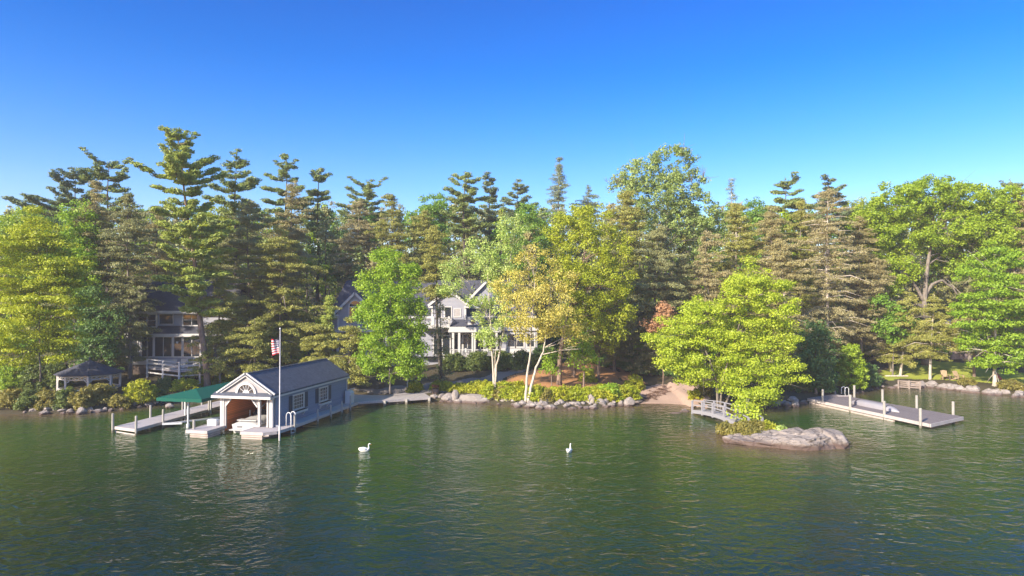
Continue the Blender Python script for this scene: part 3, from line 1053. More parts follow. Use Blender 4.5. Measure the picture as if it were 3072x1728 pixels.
hemlock_tree('slim dark conifer trunk rising mid-slope behind the others', 1447, 740, 80, 890, 86, 'greybrown', 1443, 51, bark='brown')
hemlock_tree('olive conifer with a dark trunk standing before the mansion balcony', 1092, 570, 95, 745, 88, 'olive', 1107, 52, bark='dark', bare=.3)
# ---- right of the beach
lobe_tree('maple_tree', 'bushy lime-green maple overhanging the arched footbridge', [(1885, 690, 45, 42), (1945, 715, 40, 38), (1860, 745, 70, 45), (1950, 780, 60, 45), (1770, 790, 65, 45), (1720, 830, 65, 45), (1870, 830, 85, 55), (1800, 870, 90, 50), (1700, 890, 65, 40), (1960, 850, 50, 45), (1900, 910, 90, 50), (1790, 940, 80, 42), (1980, 930, 40, 35), (1870, 975, 75, 38), (1650, 850, 30, 14), (1730, 930, 45, 30), (1920, 1000, 45, 25)], 69.5, 1810, 'lime', 'grey',
          [[(1812, 1012), (1815, 960), (1850, 850), (1885, 720)], [(1808, 1012), (1800, 950), (1770, 860), (1745, 800)], [(1816, 1012), (1850, 960), (1910, 870), (1945, 740)]], 0.13, 0.205, 1.05, 0.3, 60)
lobe_tree('red_maple_sapling', 'small red-leaved maple left of the lime-green one', [(1658, 800, 26, 28), (1640, 820, 20, 14), (1675, 780, 14, 18)], 81, 1668, 'red', 'brown', None, 0.07, 0.28, 0.9, 0, 61)
hemlock_tree('brown hemlock with pale leaders between grey-green tree and lime maple', 1775, 575, 130, 860, 90, 'redbrown', None, 62)
hemlock_tree('dead grey conifer spire showing a bare top on the skyline', 1842, 450, 42, 620, 102, 'blue', None, 63, name='dead_conifer', bare=0.9, dens=0.4, bark='pale')
hemlock_tree('tawny hemlock under the dead grey spire', 1850, 505, 140, 820, 95, 'olive', None, 64, bark='pale')
hemlock_tree('tawny hemlock below the left flat-topped pine', 1940, 525, 130, 840, 93, 'brown', None, 65, bark='pale')
hemlock_tree('olive hemlock between the two flat-topped pines', 2015, 505, 120, 840, 97, 'olive', None, 66)
hemlock_tree('large reddish hemlock with a pale bare trunk, right of the lime maple', 2082, 475, 165, 880, 90, 'redbrown', 2078, 67, bark='pale', bare=.5, dens=.7)
pine_tree('flat-topped pine on the skyline, left one of two', 1975, 446, 120, 560, 112, 'pine', None, 68, prof=[(0, 1), (.4, .95), (.7, .75), (.9, .5), (1, .3)])
pine_tree('star-topped pine on the skyline above the reddish hemlock', 2082, 442, 120, 560, 112, 'pinedark', None, 69, prof=[(0, .9), (.4, 1), (.7, .8), (.85, .4), (1, .15)])
broad('rounded green tree low on the skyline beside the dead spire', 1890, 496, 110, 660, 118, 'green', None, 70)
broad('yellowish tree on the skyline left of the big oak', 2150, 500, 110, 640, 116, 'gold', None, 71)
lobe_tree('oak_tree', 'huge spreading oak with twisted grey limbs behind the right lawn', [(2255, 510, 70, 48), (2345, 490, 80, 45), (2430, 505, 72, 45), (2500, 540, 55, 45), (2205, 580, 60, 50), (2290, 590, 80, 50), (2380, 580, 80, 50), (2470, 600, 65, 48), (2195, 660, 52, 45), (2260, 680, 60, 42), (2220, 730, 45, 30), (2530, 610, 45, 40), (2400, 650, 55, 35), (2560, 560, 45, 45), (2545, 505, 45, 36), (2180, 540, 45, 36)], 97, 2330, 'oak', 'grey',
          [[(2328, 930), (2327, 860), (2325, 760), (2330, 690), (2345, 600), (2350, 520)], [(2327, 745), (2345, 715), (2370, 705), (2395, 722), (2412, 745), (2432, 752)], [(2327, 760), (2300, 715), (2272, 680), (2250, 640)], [(2326, 775), (2285, 752), (2250, 756), (2215, 735)]], 0.52, 0.30, 1.3, 0, 72)
lobe_tree('broadleaf_tree', 'fresh green leafy tree hanging under the oak limbs', [(2240, 770, 42, 32), (2260, 810, 45, 35), (2225, 830, 35, 30), (2265, 850, 25, 20)], 92, 2245, 'green', 'grey', None, 0.12, 0.34, 1.0, 0, 73)
lobe_tree('beech_tree', 'tiered bright green beech with a stout pale trunk at the right edge', [(2510, 640, 50, 34), (2460, 690, 60, 34), (2550, 690, 50, 34), (2500, 745, 85, 34), (2440, 790, 60, 28), (2545, 800, 50, 30), (2500, 850, 75, 30), (2440, 865, 30, 14), (2505, 905, 55, 22), (2570, 860, 35, 24)], 82.5, 2502, 'vivid', 'pale', [[(2502, 985), (2502, 930), (2505, 820), (2508, 660)]], 0.27, 0.27, 1.05, 0.42, 74)
hemlock_tree('brown hemlock between reddish hemlock and the oak', 2160, 545, 120, 860, 96, 'brown', 2165, 75)
hemlock_tree('pinkish thinning hemlock above the shore bushes', 2195, 650, 120, 900, 95, 'redbrown', 2240, 76, bark='pale')
hemlock_tree('olive hemlock with a pale trunk on the lawn edge', 2290, 735, 115, 910, 92, 'olive', 2262, 77, bark='pale', bare=.15)
hemlock_tree('hemlock with a leaning pale trunk nearest the wooden steps', 2350, 740, 110, 890, 89, 'olive', 2338, 78, bark='pale', bare=.2)
hemlock_tree('tawny hemlock with a dark trunk right of the garden chairs', 2455, 720, 95, 880, 88, 'brown', 2451, 79, bark='brown')
hemlock_tree('brown hemlock at the right edge behind the beech', 2560, 470, 140, 840, 97, 'brown', 2545, 80, bark='brown')
hemlock_tree('bare-branched tawny hemlock behind the oak crown', 2440, 560, 110, 780, 98, 'greybrown', None, 81)
pine_tree('dark pine on the skyline at the right edge', 2540, 452, 100, 600, 112, 'pinedark', None, 82)
hemlock_tree('grey-brown hemlock above the beach', 1720, 640, 130, 930, 91, 'greybrown', 1660, 83)
hemlock_tree('tan hemlock behind the lime-green maple', 1960, 600, 150, 900, 84, 'brown', 1990, 84, bark='pale')
broad('dark leafy tree right of the lime-green maple', 2050, 800, 120, 985, 78, 'darkgreen', 2050, 85)


# ---- the wood that closes the view behind them (reads as one mass)
def forest_mass():
    rng = np.random.default_rng(5)
    Q, T = [], []
    mats = ['green', 'oak', 'brown', 'olive', 'pine', 'greybrown']
    MI = []
    mbt = MB()
    spots = []
    for row, Y in enumerate((108, 118, 131, 146, 165, 190)):
        n = int(2 * 0.95 * Y / 4.2)
        for i in range(n):
            x = -0.95 * Y + (i + rng.random() * 0.8) * 4.2
            y = Y + rng.normal() * 4
            spots.append((x, y))
    for i in range(26):                                        # beyond the frame's two sides, still the same wood
        spots.append((-75 - rng.random() * 60, 72 + rng.random() * 45))
        spots.append((78 + rng.random() * 60, 88 + rng.random() * 40))
    for (x, y) in spots:
        z = gz(x, y)
        k = int(rng.integers(6))
        con = k in (2, 3, 4, 5)
        ysky = dy_(1288, 0, y).z
        H = 15 + 6 * rng.random()
        ztop = CAM_H + (HZ - (505 + rng.random() * 35) * K) / F_PX * y
        if y > 105:
            H = min((ztop - z) * (0.80 + 0.2 * rng.random()), 27) if y < 112 else min((ztop - z) * (0.93 + 0.1 * rng.random()), 29)
        R = (2.3 + 1.2 * rng.random()) if con else (2.8 + 1.4 * rng.random())
        n = 60
        s = rng.random(n)
        hh = H * (0.12 + 0.88 * s)
        r = R * (np.interp(s, [0, .2, .6, 1], [.8, 1, .62, .06]) if con else np.interp(s, [0, .3, .7, .92, 1], [.7, 1, .9, .5, .15])) * (0.55 + 0.5 * rng.random(n))
        a = rng.random(n) * 6.283
        C = np.stack([x + r * np.cos(a), y + r * np.sin(a), z + hh], -1)
        cr = 0.65 + 0.5 * rng.random(n)
        Rr = np.stack([cr, cr, cr * (0.5 if con else 0.75)], -1)
        q, t = leaf_quads(rng, C, Rr, 22, 0.55, 0.5, 0.42 if con else 0.65, None, 0.8, np.clip(rng.random() * 0.4 + 0.6 * rng.random(n), 0, 1))
        Q.append(q); T.append(t); MI.append(np.full(len(q), k))
        mbt.tube([(x, y, z - .3), (x, y, z + H * 0.9)], [0.22, 0.04], 6)
    me = quads_mesh('forest', np.concatenate(Q), np.concatenate(T), LEAF[mats[0]])
    for m in mats[1:]:
        me.materials.append(LEAF[m])
    me.polygons.foreach_set('material_index', np.concatenate(MI).astype(np.int32))
    o = bpy.data.objects.new('forest', me)
    COL.objects.link(o)
    tag(o, 'mixed wood closing the view on the hill behind the lake houses', 'forest', None, 'stuff')
    t = mbt.build('forest_trunks', BARK_DARK, o)
    t['kind'] = 'stuff'


forest_mass()


def undergrowth():
    rng = np.random.default_rng(77)
    C, Rr, T = [], [], []
    mi = []
    for _ in range(620):
        y = 84 + 34 * rng.random() ** 1.2
        x = (rng.random() * 2 - 1) * 0.86 * y
        t = y - shore_y(x)
        if t < 15 or (-53 < x < -35 and 76 < y < 96) or (-31 < x < 8 and y < 106) or (8 < x < 26 and y < 92) or (44 < x < 80 and y < 98):
            continue
        h = 1.6 + 4.2 * rng.random()
        r = 1.0 + 1.5 * rng.random()
        z = gz(x, y)
        n = 15
        a = rng.random(n) * 6.283
        f = rng.random(n)
        q = r * np.sqrt(rng.random(n)) * (1.05 - 0.75 * f)
        C.append(np.stack([x + q * np.cos(a), y + q * np.sin(a), z + 0.2 + h * f], -1))
        cr = 0.5 + 0.45 * rng.random(n)
        Rr.append(np.stack([cr, cr, cr * 0.7], -1))
        T.append(np.clip(rng.random() * 0.5 + 0.5 * rng.random(n), 0, 1))
        mi.append(np.full(n * 20, int(rng.integers(4))))
    C, Rr, T = np.concatenate(C), np.concatenate(Rr), np.concatenate(T)
    q, t = leaf_quads(rng, C, Rr, 20, 0.42, 0.5, 0.55, None, 0.8, T)
    me = quads_mesh('undergrowth', q, t, LEAF['shrubolive'])
    for k in ('green', 'olive', 'oak'):
        me.materials.append(LEAF[k])
    me.polygons.foreach_set('material_index', np.concatenate(mi).astype(np.int32))
    o = bpy.data.objects.new('undergrowth', me)
    COL.objects.link(o)
    tag(o, 'young growth and bushes between the trunks of the wood', 'undergrowth', None, 'stuff')


undergrowth()

# ------------------------------------------------------------------ boathouse
SIDING = m_boards('siding_grey', (0.21, 0.25, 0.345), 'z', 0.13, 0.7, 0.62, 0.06, 0.12)
SHINGLE = m_shingle('roof_shingle', (0.095, 0.105, 0.13))
CEDAR = m_boards('cedar_boards', (0.85, 0.27, 0.09), 'z', 0.16, 0.6, 0.6, 0.18, 0.2)
DECKX = m_boards('deck_boards', (0.42, 0.385, 0.385), 'y', 0.145, 0.8, 0.5, 0.10, 0.25)
DECKY = m_boards('deck_boards_lengthwise', (0.42, 0.385, 0.385), 'x', 0.145, 0.8, 0.5, 0.10, 0.25)
FASCIA = m_plain('dock_timber', (0.46, 0.41, 0.39), 0.8, 0.2, 0.3, 2.0, 0, 0.4)


def m_post():
    t = NT('dock_post')
    v = t.coord('Object')
    n, n2 = t.noise(2.5, 5, 0.6, v), t.noise(1.2, 5, 0.65, t.coord('Object', (9, 9, 0.8)))
    c = t.mix(n, (0.27, 0.255, 0.225), (0.43, 0.41, 0.375))
    c = t.mix(t.math('MULTIPLY', t.math('SUBTRACT', n2, 0.5), 2.5, True), c, (0.24, 0.21, 0.18))
    g = t.n.new('ShaderNodeNewGeometry')
    s = t.n.new('ShaderNodeSeparateXYZ')
    t.link(g.outputs['Position'], s.inputs[0])
    w = t.math('SUBTRACT', 1.0, t.math('MULTIPLY', t.math('SUBTRACT', t.math('ADD', s.outputs[2], t.math('MULTIPLY', n, 0.12)), 0.22), 8.0, True), True)
    c = t.mix(t.math('MULTIPLY', w, 0.8), c, (0.10, 0.085, 0.05))
    return t.principled(c, 0.8, t.bump(n2, 0.4, 0.02), 0.2)


POSTM = m_post()
CRIB = m_plain('crib_timber', (0.44, 0.37, 0.33), 0.85, 0.2, 0.35, 2.0, 0, 0.5)
SHUTTER = m_boards('shutter_blue', (0.045, 0.06, 0.085), 'z', 0.07, 0.5, 0.5, 0.05, 0.1)
TRIM = WHITE
DARK = m_plain('matte_dark', (0.05, 0.045, 0.04), 0.9, 0.1, 0.3, 1.0)  # plain dark tone for soil, slings, eyes and the cabin door
METAL = m_plain('white_tube', (0.62, 0.63, 0.64), 0.3, 0.5, 0.05)
WARMGL = m_plain('glass_warm', (0.10, 0.085, 0.07), 0.08, 0.6, 0.4, 1.2)  # warmer, lighter glass colour than the other panes

DZ = 0.65
BL, BR = at_z(658.5, 1275.4, DZ), at_z(818.9, 1281.5, DZ)
AX = math.atan2(BR.y - BL.y, BR.x - BL.x)                      # facade direction
AX = -rad(11.5)
BW, BLEN = 5.15, 14.4
bmid = (BL + BR) / 2
BOAT_C = (bmid.x, bmid.y, DZ)


def b2w(x, y):
    c, s = math.cos(AX), math.sin(AX)
    return (BOAT_C[0] + c * x - s * y, BOAT_C[1] + s * x + c * y)


def w2b(p):
    dx, dy = p[0] - BOAT_C[0], p[1] - BOAT_C[1]
    c, s = math.cos(AX), math.sin(AX)
    return (c * dx + s * dy, -s * dx + c * dy)


def boathouse():
    R = thing('boathouse', 'grey clapboard boathouse with white gable, fan window and dark shingle roof', 'boathouse', BOAT_C, AX)
    hw, EH, RZ = BW / 2, 2.84, 4.47
    T = 0.14
    # walls (the lower edge stands in the water)
    m = MB()
    m.box(-hw, -hw + T, 0.45, BLEN, -0.35, EH)                 # left
    o = m.build('left_wall', SIDING, R)
    m = MB()
    # right wall in pieces round two window openings
    wins = [(3.35, 5.25), (8.25, 10.0)]
    z0w, z1w = 0.95, 2.22
    ys_ = [0.45, wins[0][0], wins[0][1], wins[1][0], wins[1][1], BLEN]
    for a, b, full in ((0.45, wins[0][0], 1), (wins[0][0], wins[0][1], 0), (wins[0][1], wins[1][0], 1), (wins[1][0], wins[1][1], 0), (wins[1][1], BLEN, 1)):
        if full:
            m.box(hw - T, hw, a, b, -0.2, EH)
        else:
            m.box(hw - T, hw, a, b, -0.2, z0w)
            m.box(hw - T, hw, a, b, z1w, EH)
    m.build('right_wall', SIDING, R)
    m = MB()
    m.box(-hw + T, -hw + 0.7, BLEN - T, BLEN, -0.2, EH)
    m.box(hw - 0.9, hw - T, BLEN - T, BLEN, -0.2, EH)
    m.prism_y([(-hw + T, EH + 0.001), (hw - T, EH + 0.001), (0, RZ - 0.22)], BLEN - T, BLEN)
    m.build('back_wall', SIDING, R)
    m = MB()
    m.box(-hw + T + 0.06, hw - T - 0.06, 0.45, BLEN - T - 0.02, EH + 0.004, EH + 0.05)
    m.build('bounce_ceiling', m_boards('ceiling_boards', (0.62, 0.52, 0.42), 'x', 0.15, 0.7, 0.7, 0.08), R)  # pale boards added to reflect light into the slip
    lin = m_boards('lining_pale', (0.60, 0.55, 0.50), 'z', 0.16, 0.7, 0.7, 0.08)  # pale lining added to bounce sunlight onto the cedar wall
    for a, b in ((0.5, wins[0][0] - 0.15), (wins[0][1] + 0.15, wins[1][0] - 0.15), (wins[1][1] + 0.15, BLEN - 0.3)):
        MB().box(hw - T - 0.04, hw - T - 0.003, a, b, 0.0, EH - 0.01).build('bounce_lining', lin, R)
    m = MB()
    m.box(-hw + T + 0.003, -hw + T + 0.05, 0.5, BLEN - T - 0.05, -0.6, EH)
    m.build('cedar_lining', CEDAR, R)
    m = MB()
    m.box(hw - 1.15, hw - T - 0.003, 0.5, BLEN - T - 0.05, -0.22, -0.02)
    m.build('inner_walkway', DECKX, R)
    # roof: two pitched slabs
    ov = 0.2
    sl = (RZ - EH) / hw
    ze = EH - ov * sl
    m = MB()
    th = 0.16
    for s in (-1, 1):
        prof = [(0, RZ), (s * (hw + ov), ze), (s * (hw + ov), ze + th), (0, RZ + th)]
        m.prism_y(prof if s > 0 else prof[::-1], -0.18, BLEN + 0.3)
    m.box(-0.09, 0.09, -0.18, BLEN + 0.3, RZ + th - 0.05, RZ + th + 0.03)
    m.build('roof', SHINGLE, R)
    # front gable
    gy = 0.0
    m = MB()
    m.prism_y([(-hw - 0.05, EH + 0.02), (hw + 0.05, EH + 0.02), (0, RZ - 0.02)], gy + 0.02, gy + 0.16)
    gb = m.build('gable', m_plain('gable_grey', (0.33, 0.315, 0.315), 0.7, 0.2, 0.08), R)
    m = MB()
    for s in (-1, 1):
        a, b = Vector((0, gy - 0.10, RZ + 0.10)), Vector((s * (hw + ov + 0.02), gy - 0.10, ze + 0.09))
        m.bar(a, b, 0.14, 0.32, (0, 0, 1))
    m.build('rake_board', TRIM, R)
    # pent skirt + beam
    m = MB()
    m.add([(-hw - 0.5, -0.55, EH - 0.14), (hw + 0.12, -0.55, EH - 0.14), (hw + 0.12, gy, EH + 0.12), (-hw - 0.5, gy, EH + 0.12), (-hw - 0.5, gy, EH - 0.14), (hw + 0.12, gy, EH - 0.14)],
          [(0, 1, 2, 3), (0, 3, 4), (1, 5, 2), (0, 4, 5, 1), (3, 2, 5, 4)])
    m.build('skirt_roof', SHINGLE, R)
    m = MB()
    m.box(-hw - 0.5, hw + 0.12, -0.58, -0.36, EH - 0.36, EH - 0.145)
    m.box(-hw - 0.05, hw + 0.05, -0.36, 0.20, EH - 0.42, EH - 0.20)
    m.build('front_beam', TRIM, R)
    # posts and chamfered opening
    for (xa, xb, nm) in ((-hw, -hw + 0.19, 'post'), (-hw + 0.24, -hw + 0.36, 'post'), (1.14, 1.32, 'post'), (2.0, 2.13, 'post'), (hw - 0.32, hw - 0.02, 'corner_post')):
        q = MB().box(xa, xb, 0.0, 0.24, -0.02 if xa > -hw + 1 else -0.05, EH - 0.42)
        q.build(nm, TRIM, R)
    m = MB()
    m.box(-hw + 0.19, -hw + 0.24, 0.06, 0.18, -0.05, EH - 0.42)
    m.box(-hw + 0.36, -hw + 0.55, 0.06, 0.20, -0.3, EH - 0.42)
    m.prism_y([(-hw + 0.55, EH - 0.42), (-hw + 0.55, EH - 1.1), (-hw + 1.1, EH - 0.42)], 0.06, 0.19)
    m.build('opening_panel', gb.data.materials[0], R)
    m = MB()
    m.prism_y([(1.14, EH - 0.42), (0.56, EH - 0.42), (1.14, EH - 1.1)], 0.06, 0.19)
    m.build('opening_panel', gb.data.materials[0], R)
    m = MB()
    m.bar((-hw + 0.55, 0.0, EH - 1.13), (-hw + 1.13, 0.0, EH - 0.44), 0.12, 0.14, (0, 1, 0))
    m.build('corner_brace', TRIM, R)
    m = MB()
    m.bar((1.13, 0.0, EH - 1.13), (0.54, 0.0, EH - 0.44), 0.12, 0.14, (0, 1, 0))
    m.build('corner_brace', TRIM, R)
    # fan window
    fc = Vector((0.02, gy - 0.06, EH + 0.02))
    fr = 1.0
    m = MB()
    n = 18
    ring = []
    for i in range(n):
        a0, a1 = math.pi * i / n, math.pi * (i + 1) / n
        p = [(fc.x + math.cos(a) * r, fc.z + math.sin(a) * r) for a in (a0, a1) for r in (fr * 0.80, fr)]
        m.prism_y([p[0], p[1], p[3], p[2]], gy - 0.13, gy + 0.02)
    m.box(fc.x - fr, fc.x + fr, gy - 0.15, gy + 0.02, EH - 0.14, EH + 0.05)
    m.prism_y([(fc.x - fr, EH - 0.14), (fc.x - fr * 0.86, EH - 0.26), (fc.x + fr * 0.86, EH - 0.26), (fc.x + fr, EH - 0.14)], gy - 0.62, gy - 0.585)
    fw = m.build('fan_window', TRIM, R)
    m = MB()
    pts = [(fc.x + math.cos(math.pi * i / n) * fr * 0.81, fc.z + 0.03 + math.sin(math.pi * i / n) * fr * 0.79) for i in range(n + 1)]
    m.prism_y(pts, gy - 0.035, gy + 0.018)
    m.build('pane', GLASS, fw)
    m = MB()
    for a in (35, 65, 90, 115, 145):
        aa = rad(a)
        m.bar((fc.x + math.cos(aa) * 0.3, gy - 0.055, fc.z + 0.04 + math.sin(aa) * 0.3), (fc.x + math.cos(aa) * fr * 0.8, gy - 0.055, fc.z + 0.04 + math.sin(aa) * fr * 0.8), 0.038, 0.04, (0, 1, 0))
    pts = [(fc.x + math.cos(math.pi * i / 10) * 0.32, fc.z + 0.04 + math.sin(math.pi * i / 10) * 0.30) for i in range(11)]
    m.prism_y(pts, gy - 0.08, gy - 0.036)
    m.build('muntin', TRIM, fw)
    # eaves and gutters
    m = MB()
    m.box(hw + 0.004, hw + ov + 0.03, -0.17, BLEN + 0.28, ze - 0.16, ze - 0.003)
    m.box(-hw - ov - 0.03, -hw - 0.004, -0.17, BLEN + 0.28, ze - 0.16, ze - 0.003)
    m.build('eave_board', TRIM, R)
    m = MB().tube([(hw + 0.2, BLEN - 0.1, ze - 0.15), (hw + 0.07, BLEN - 0.1, ze - 0.4), (hw + 0.07, BLEN - 0.1, 1.1)], 0.05, 6)
    m.build('downspout', TRIM, R)
    m = MB().bar((hw + 0.04, BLEN + 0.02, 1.25), (hw + 0.7, BLEN + 0.5, 1.42), 0.12, 0.06)
    m.build('side_bracket', TRIM, R)
    # side windows with shutters and flower boxes
    for k, (a, b) in enumerate(wins):
        m = MB()
        w_ = 0.11
        m.box(hw - 0.10, hw + 0.06, a - w_, a + 0.02, z0w - w_, z1w + w_)
        m.box(hw - 0.10, hw + 0.06, b - 0.02, b + w_, z0w - w_, z1w + w_)
        m.box(hw - 0.10, hw + 0.055, a + 0.02, b - 0.02, z1w - 0.02, z1w + w_)
        m.box(hw - 0.10, hw + 0.08, a + 0.02, b - 0.02, z0w - w_, z0w + 0.02)
        win = m.build('window', TRIM, R)
        MB().box(hw - 0.075, hw - 0.05, a + 0.02, b - 0.02, z0w + 0.02, z1w - 0.02).build('pane', WARMGL if k == 0 else GLASS, win)
        m = MB()
        nv = 5
        for i in range(1, nv):
            yy = a + (b - a) * i / nv
            m.box(hw - 0.048, hw - 0.012, yy - 0.018, yy + 0.018, z0w + 0.02, z1w - 0.02)
        for i in range(1, 4):
            zz = z0w + (z1w - z0w) * i / 4
            m.box(hw - 0.046, hw - 0.014, a + 0.02, b - 0.02, zz - 0.016, zz + 0.016)
        m.build('muntin', TRIM, win)
        for (sa, sb) in ((a - w_ - 0.62, a - w_ - 0.03), (b + w_ + 0.03, b + w_ + 0.62)):
            MB().box(hw + 0.003, hw + 0.055, sa, sb, z0w - 0.08, z1w + 0.08).build('shutter', SHUTTER, R)
        fb = MB().box(hw + 0.02, hw + 0.40, a - 0.15, b + 0.15, z0w - 0.36, z0w - 0.16)
        fbo = fb.build('flower_box', TRIM, R)
        for yy in (a + 0.15, b - 0.15):
            m = MB()
            m.prism_y([(hw + 0.003, z0w - 0.37), (hw + 0.32, z0w - 0.37), (hw + 0.22, z0w - 0.46), (hw + 0.06, z0w - 0.72), (hw + 0.003, z0w - 0.74)], yy - 0.04, yy + 0.04)
            m.build('bracket', TRIM, fbo)
        MB().box(hw + 0.05, hw + 0.37, a - 0.12, b + 0.12, z0w - 0.17, z0w - 0.12).build('soil', DARK, fbo)
    # blue patch of electrical cabinet on the wall front
    MB().box(hw + 0.003, hw + 0.09, 1.5, 1.68, 0.55, 0.75).build('outlet_box', m_plain('outlet_grey', (0.2, 0.22, 0.3), 0.5), R)
    return R


boathouse()


def post(mb_or_root, x, y, z0, z1, r=0.115, parent=None, name='post', mat=None, n=10):
    m = MB()
    m.tube([(x, y, z0), (x, y, z1 - 0.03), (x, y, z1)], [r, r, r * 0.8], n)
    return m.build(name, mat or POSTM, parent, False)


def boathouse_dock():
    R = thing('boathouse_dock', 'grey plank dock wrapping the boathouse and curving to shore as a boardwalk', 'dock', BOAT_C, AX)
    hw = BW / 2
    P = lambda px, py: w2b(at_z(px, py, DZ))
    # fingers
    l0, l1 = P(585, 1284), P(635, 1295)
    left = [(-hw - 1.55, -2.35), (-hw + 0.45, -2.35), (-hw + 0.45, 0.0), (-hw + 0.02, 1.2), (-hw - 0.02, BLEN), (-hw - 1.15, BLEN), (-hw - 1.35, 0.5)]
    MB().slab(left, -0.052, 0.16).build('left_finger', DECKX, R)
    f = MB()
    f.box(-hw - 1.55, -hw + 0.45, -2.40, -2.352, -0.30, -0.04)
    f.box(-hw + 0.452, -hw + 0.5, -2.40, 0.0, -0.30, -0.04)
    f.box(-hw - 1.60, -hw - 1.552, -2.40, 0.3, -0.30, -0.04)
    f.build('fascia', FASCIA, R)
    c = MB()
    c.box(-hw - 1.2, -hw + 0.35, -2.2, -0.6, -1.1, -0.32)
    for zz in (-0.42, -0.62):
        c.box(-hw - 1.25, -hw + 0.40, -2.3, -2.18, zz - 0.08, zz + 0.07)
        c.box(-hw + 0.36, -hw + 0.48, -2.3, -0.6, zz - 0.08, zz + 0.07)
    c.build('crib', CRIB, R)
    right = [(0.85, -2.0), (hw + 0.35, -2.0), (hw + 1.15, -1.2), (hw + 1.28, 0.0), (hw + 1.25, BLEN + 0.2), (hw + 0.005, BLEN + 0.2), (hw + 0.005, 0.25), (0.85, 0.25)]
    MB().slab(right, -0.05, 0.16).build('right_finger', DECKX, R)
    f = MB()
    f.box(0.85, hw + 0.35, -2.05, -2.002, -0.30, -0.035)
    f.bar((hw + 0.36, -2.03, -0.17), (hw + 1.18, -1.22, -0.17), 0.05, 0.26)
    f.bar((hw + 1.18, -1.2, -0.17), (hw + 1.31, 0.0, -0.17), 0.05, 0.26)
    f.bar((hw + 1.31, 0.0, -0.17), (hw + 1.28, BLEN + 0.2, -0.17), 0.05, 0.26)
    f.box(0.80, 0.848, -2.05, 0.2, -0.30, -0.035)
    f.build('fascia', FASCIA, R)
    c = MB()
    c.box(0.95, hw + 0.2, -1.9, 0.4, -1.1, -0.32)
    for zz in (-0.40, -0.60):
        c.box(0.88, hw + 0.25, -1.98, -1.88, zz - 0.08, zz + 0.07)
    c.tube([(hw + 0.35, -1.9, -0.35), (hw + 0.75, -1.75, -0.35)], 0.09, 8)
    c.build('crib', CRIB, R)
    # boardwalk to the shore
    corner_o, corner_i = (hw + 1.25, BLEN + 0.2), (hw + 0.005, BLEN + 0.2)
    far_o = P(1292, 1190)
    kink = P(1072, 1209)
    tip = P(1296, 1187)
    bk = [P(1272, 1177.5), P(1218, 1177.5), P(1150, 1184), P(1056, 1182)]
    walk = [(hw + 0.005, BLEN + 0.203), (hw + 1.25, BLEN + 0.203), far_o, bk[0], bk[1], bk[2], bk[3]]
    MB().slab(walk, -0.045, 0.16).build('boardwalk', DECKY, R)
    a, b = Vector((*corner_o, -0.165)), Vector((*far_o, -0.165))
    MB().bar(a + Vector((0.03, 0.1, 0)), b, 0.05, 0.26).build('fascia', FASCIA, R)
    for t_ in (0.36, 0.66, 0.985):
        p = a + (b - a) * t_
        MB().box(p.x - 0.13, p.x + 0.13, p.y - 0.20, p.y + 0.06, -1.3, -0.10).build('pier_post', POSTM, R)
    for yy, ht in ((4.2, 0.95), (6.6, 0.72), (9.2, 0.72), (11.6, 0.72), (13.55, 1.0)):
        post(None, hw + 1.42, yy - 3.0 if yy < 5 else yy - 1.2, -1.6, ht, 0.085, R)
    post(None, -hw - 1.2, -1.85, -1.6, 0.75, 0.11, R)
    post(None, -hw - 0.28, 0.9, -0.06, 1.05, 0.09, R)
    post(None, -hw + 1.25, 2.6, -1.4, 0.95, 0.075, R)          # mooring stakes inside the slip
    post(None, 2.0, 2.4, -1.4, 1.0, 0.07, R)
    return R


boathouse_dock()


def ladder(label, base, rz, s=1.0, group=None):
    R = thing('swim_ladder', label, 'ladder', base, rz, group)
    for x in (-0.27, 0.27):
        m = MB()
        pts = [(x, 0.55, 0)] + [(x, 0.55 - 0.275 + 0.275 * math.cos(a), 0.75 + 0.275 * math.sin(a)) for a in [math.pi * i / 8 for i in range(9)]] + [(x, 0, -1.1)]
        m.tube([(p[0], p[1] * 1.0, p[2] * s) for p in pts], 0.04, 8)
        m.build('handrail', METAL, R, True)
    for z in (-0.25, -0.55, -0.85):
        MB().box(-0.25, 0.25, -0.05, 0.06, z - 0.03, z + 0.03).build('step', METAL, R)
    return R


lp = b2w(BW / 2 + 1.38, 1.05)
ladder('white hooped swim ladder on the boathouse dock beside the flagpole', (lp[0], lp[1], 0.6), AX + rad(78), 1.2)


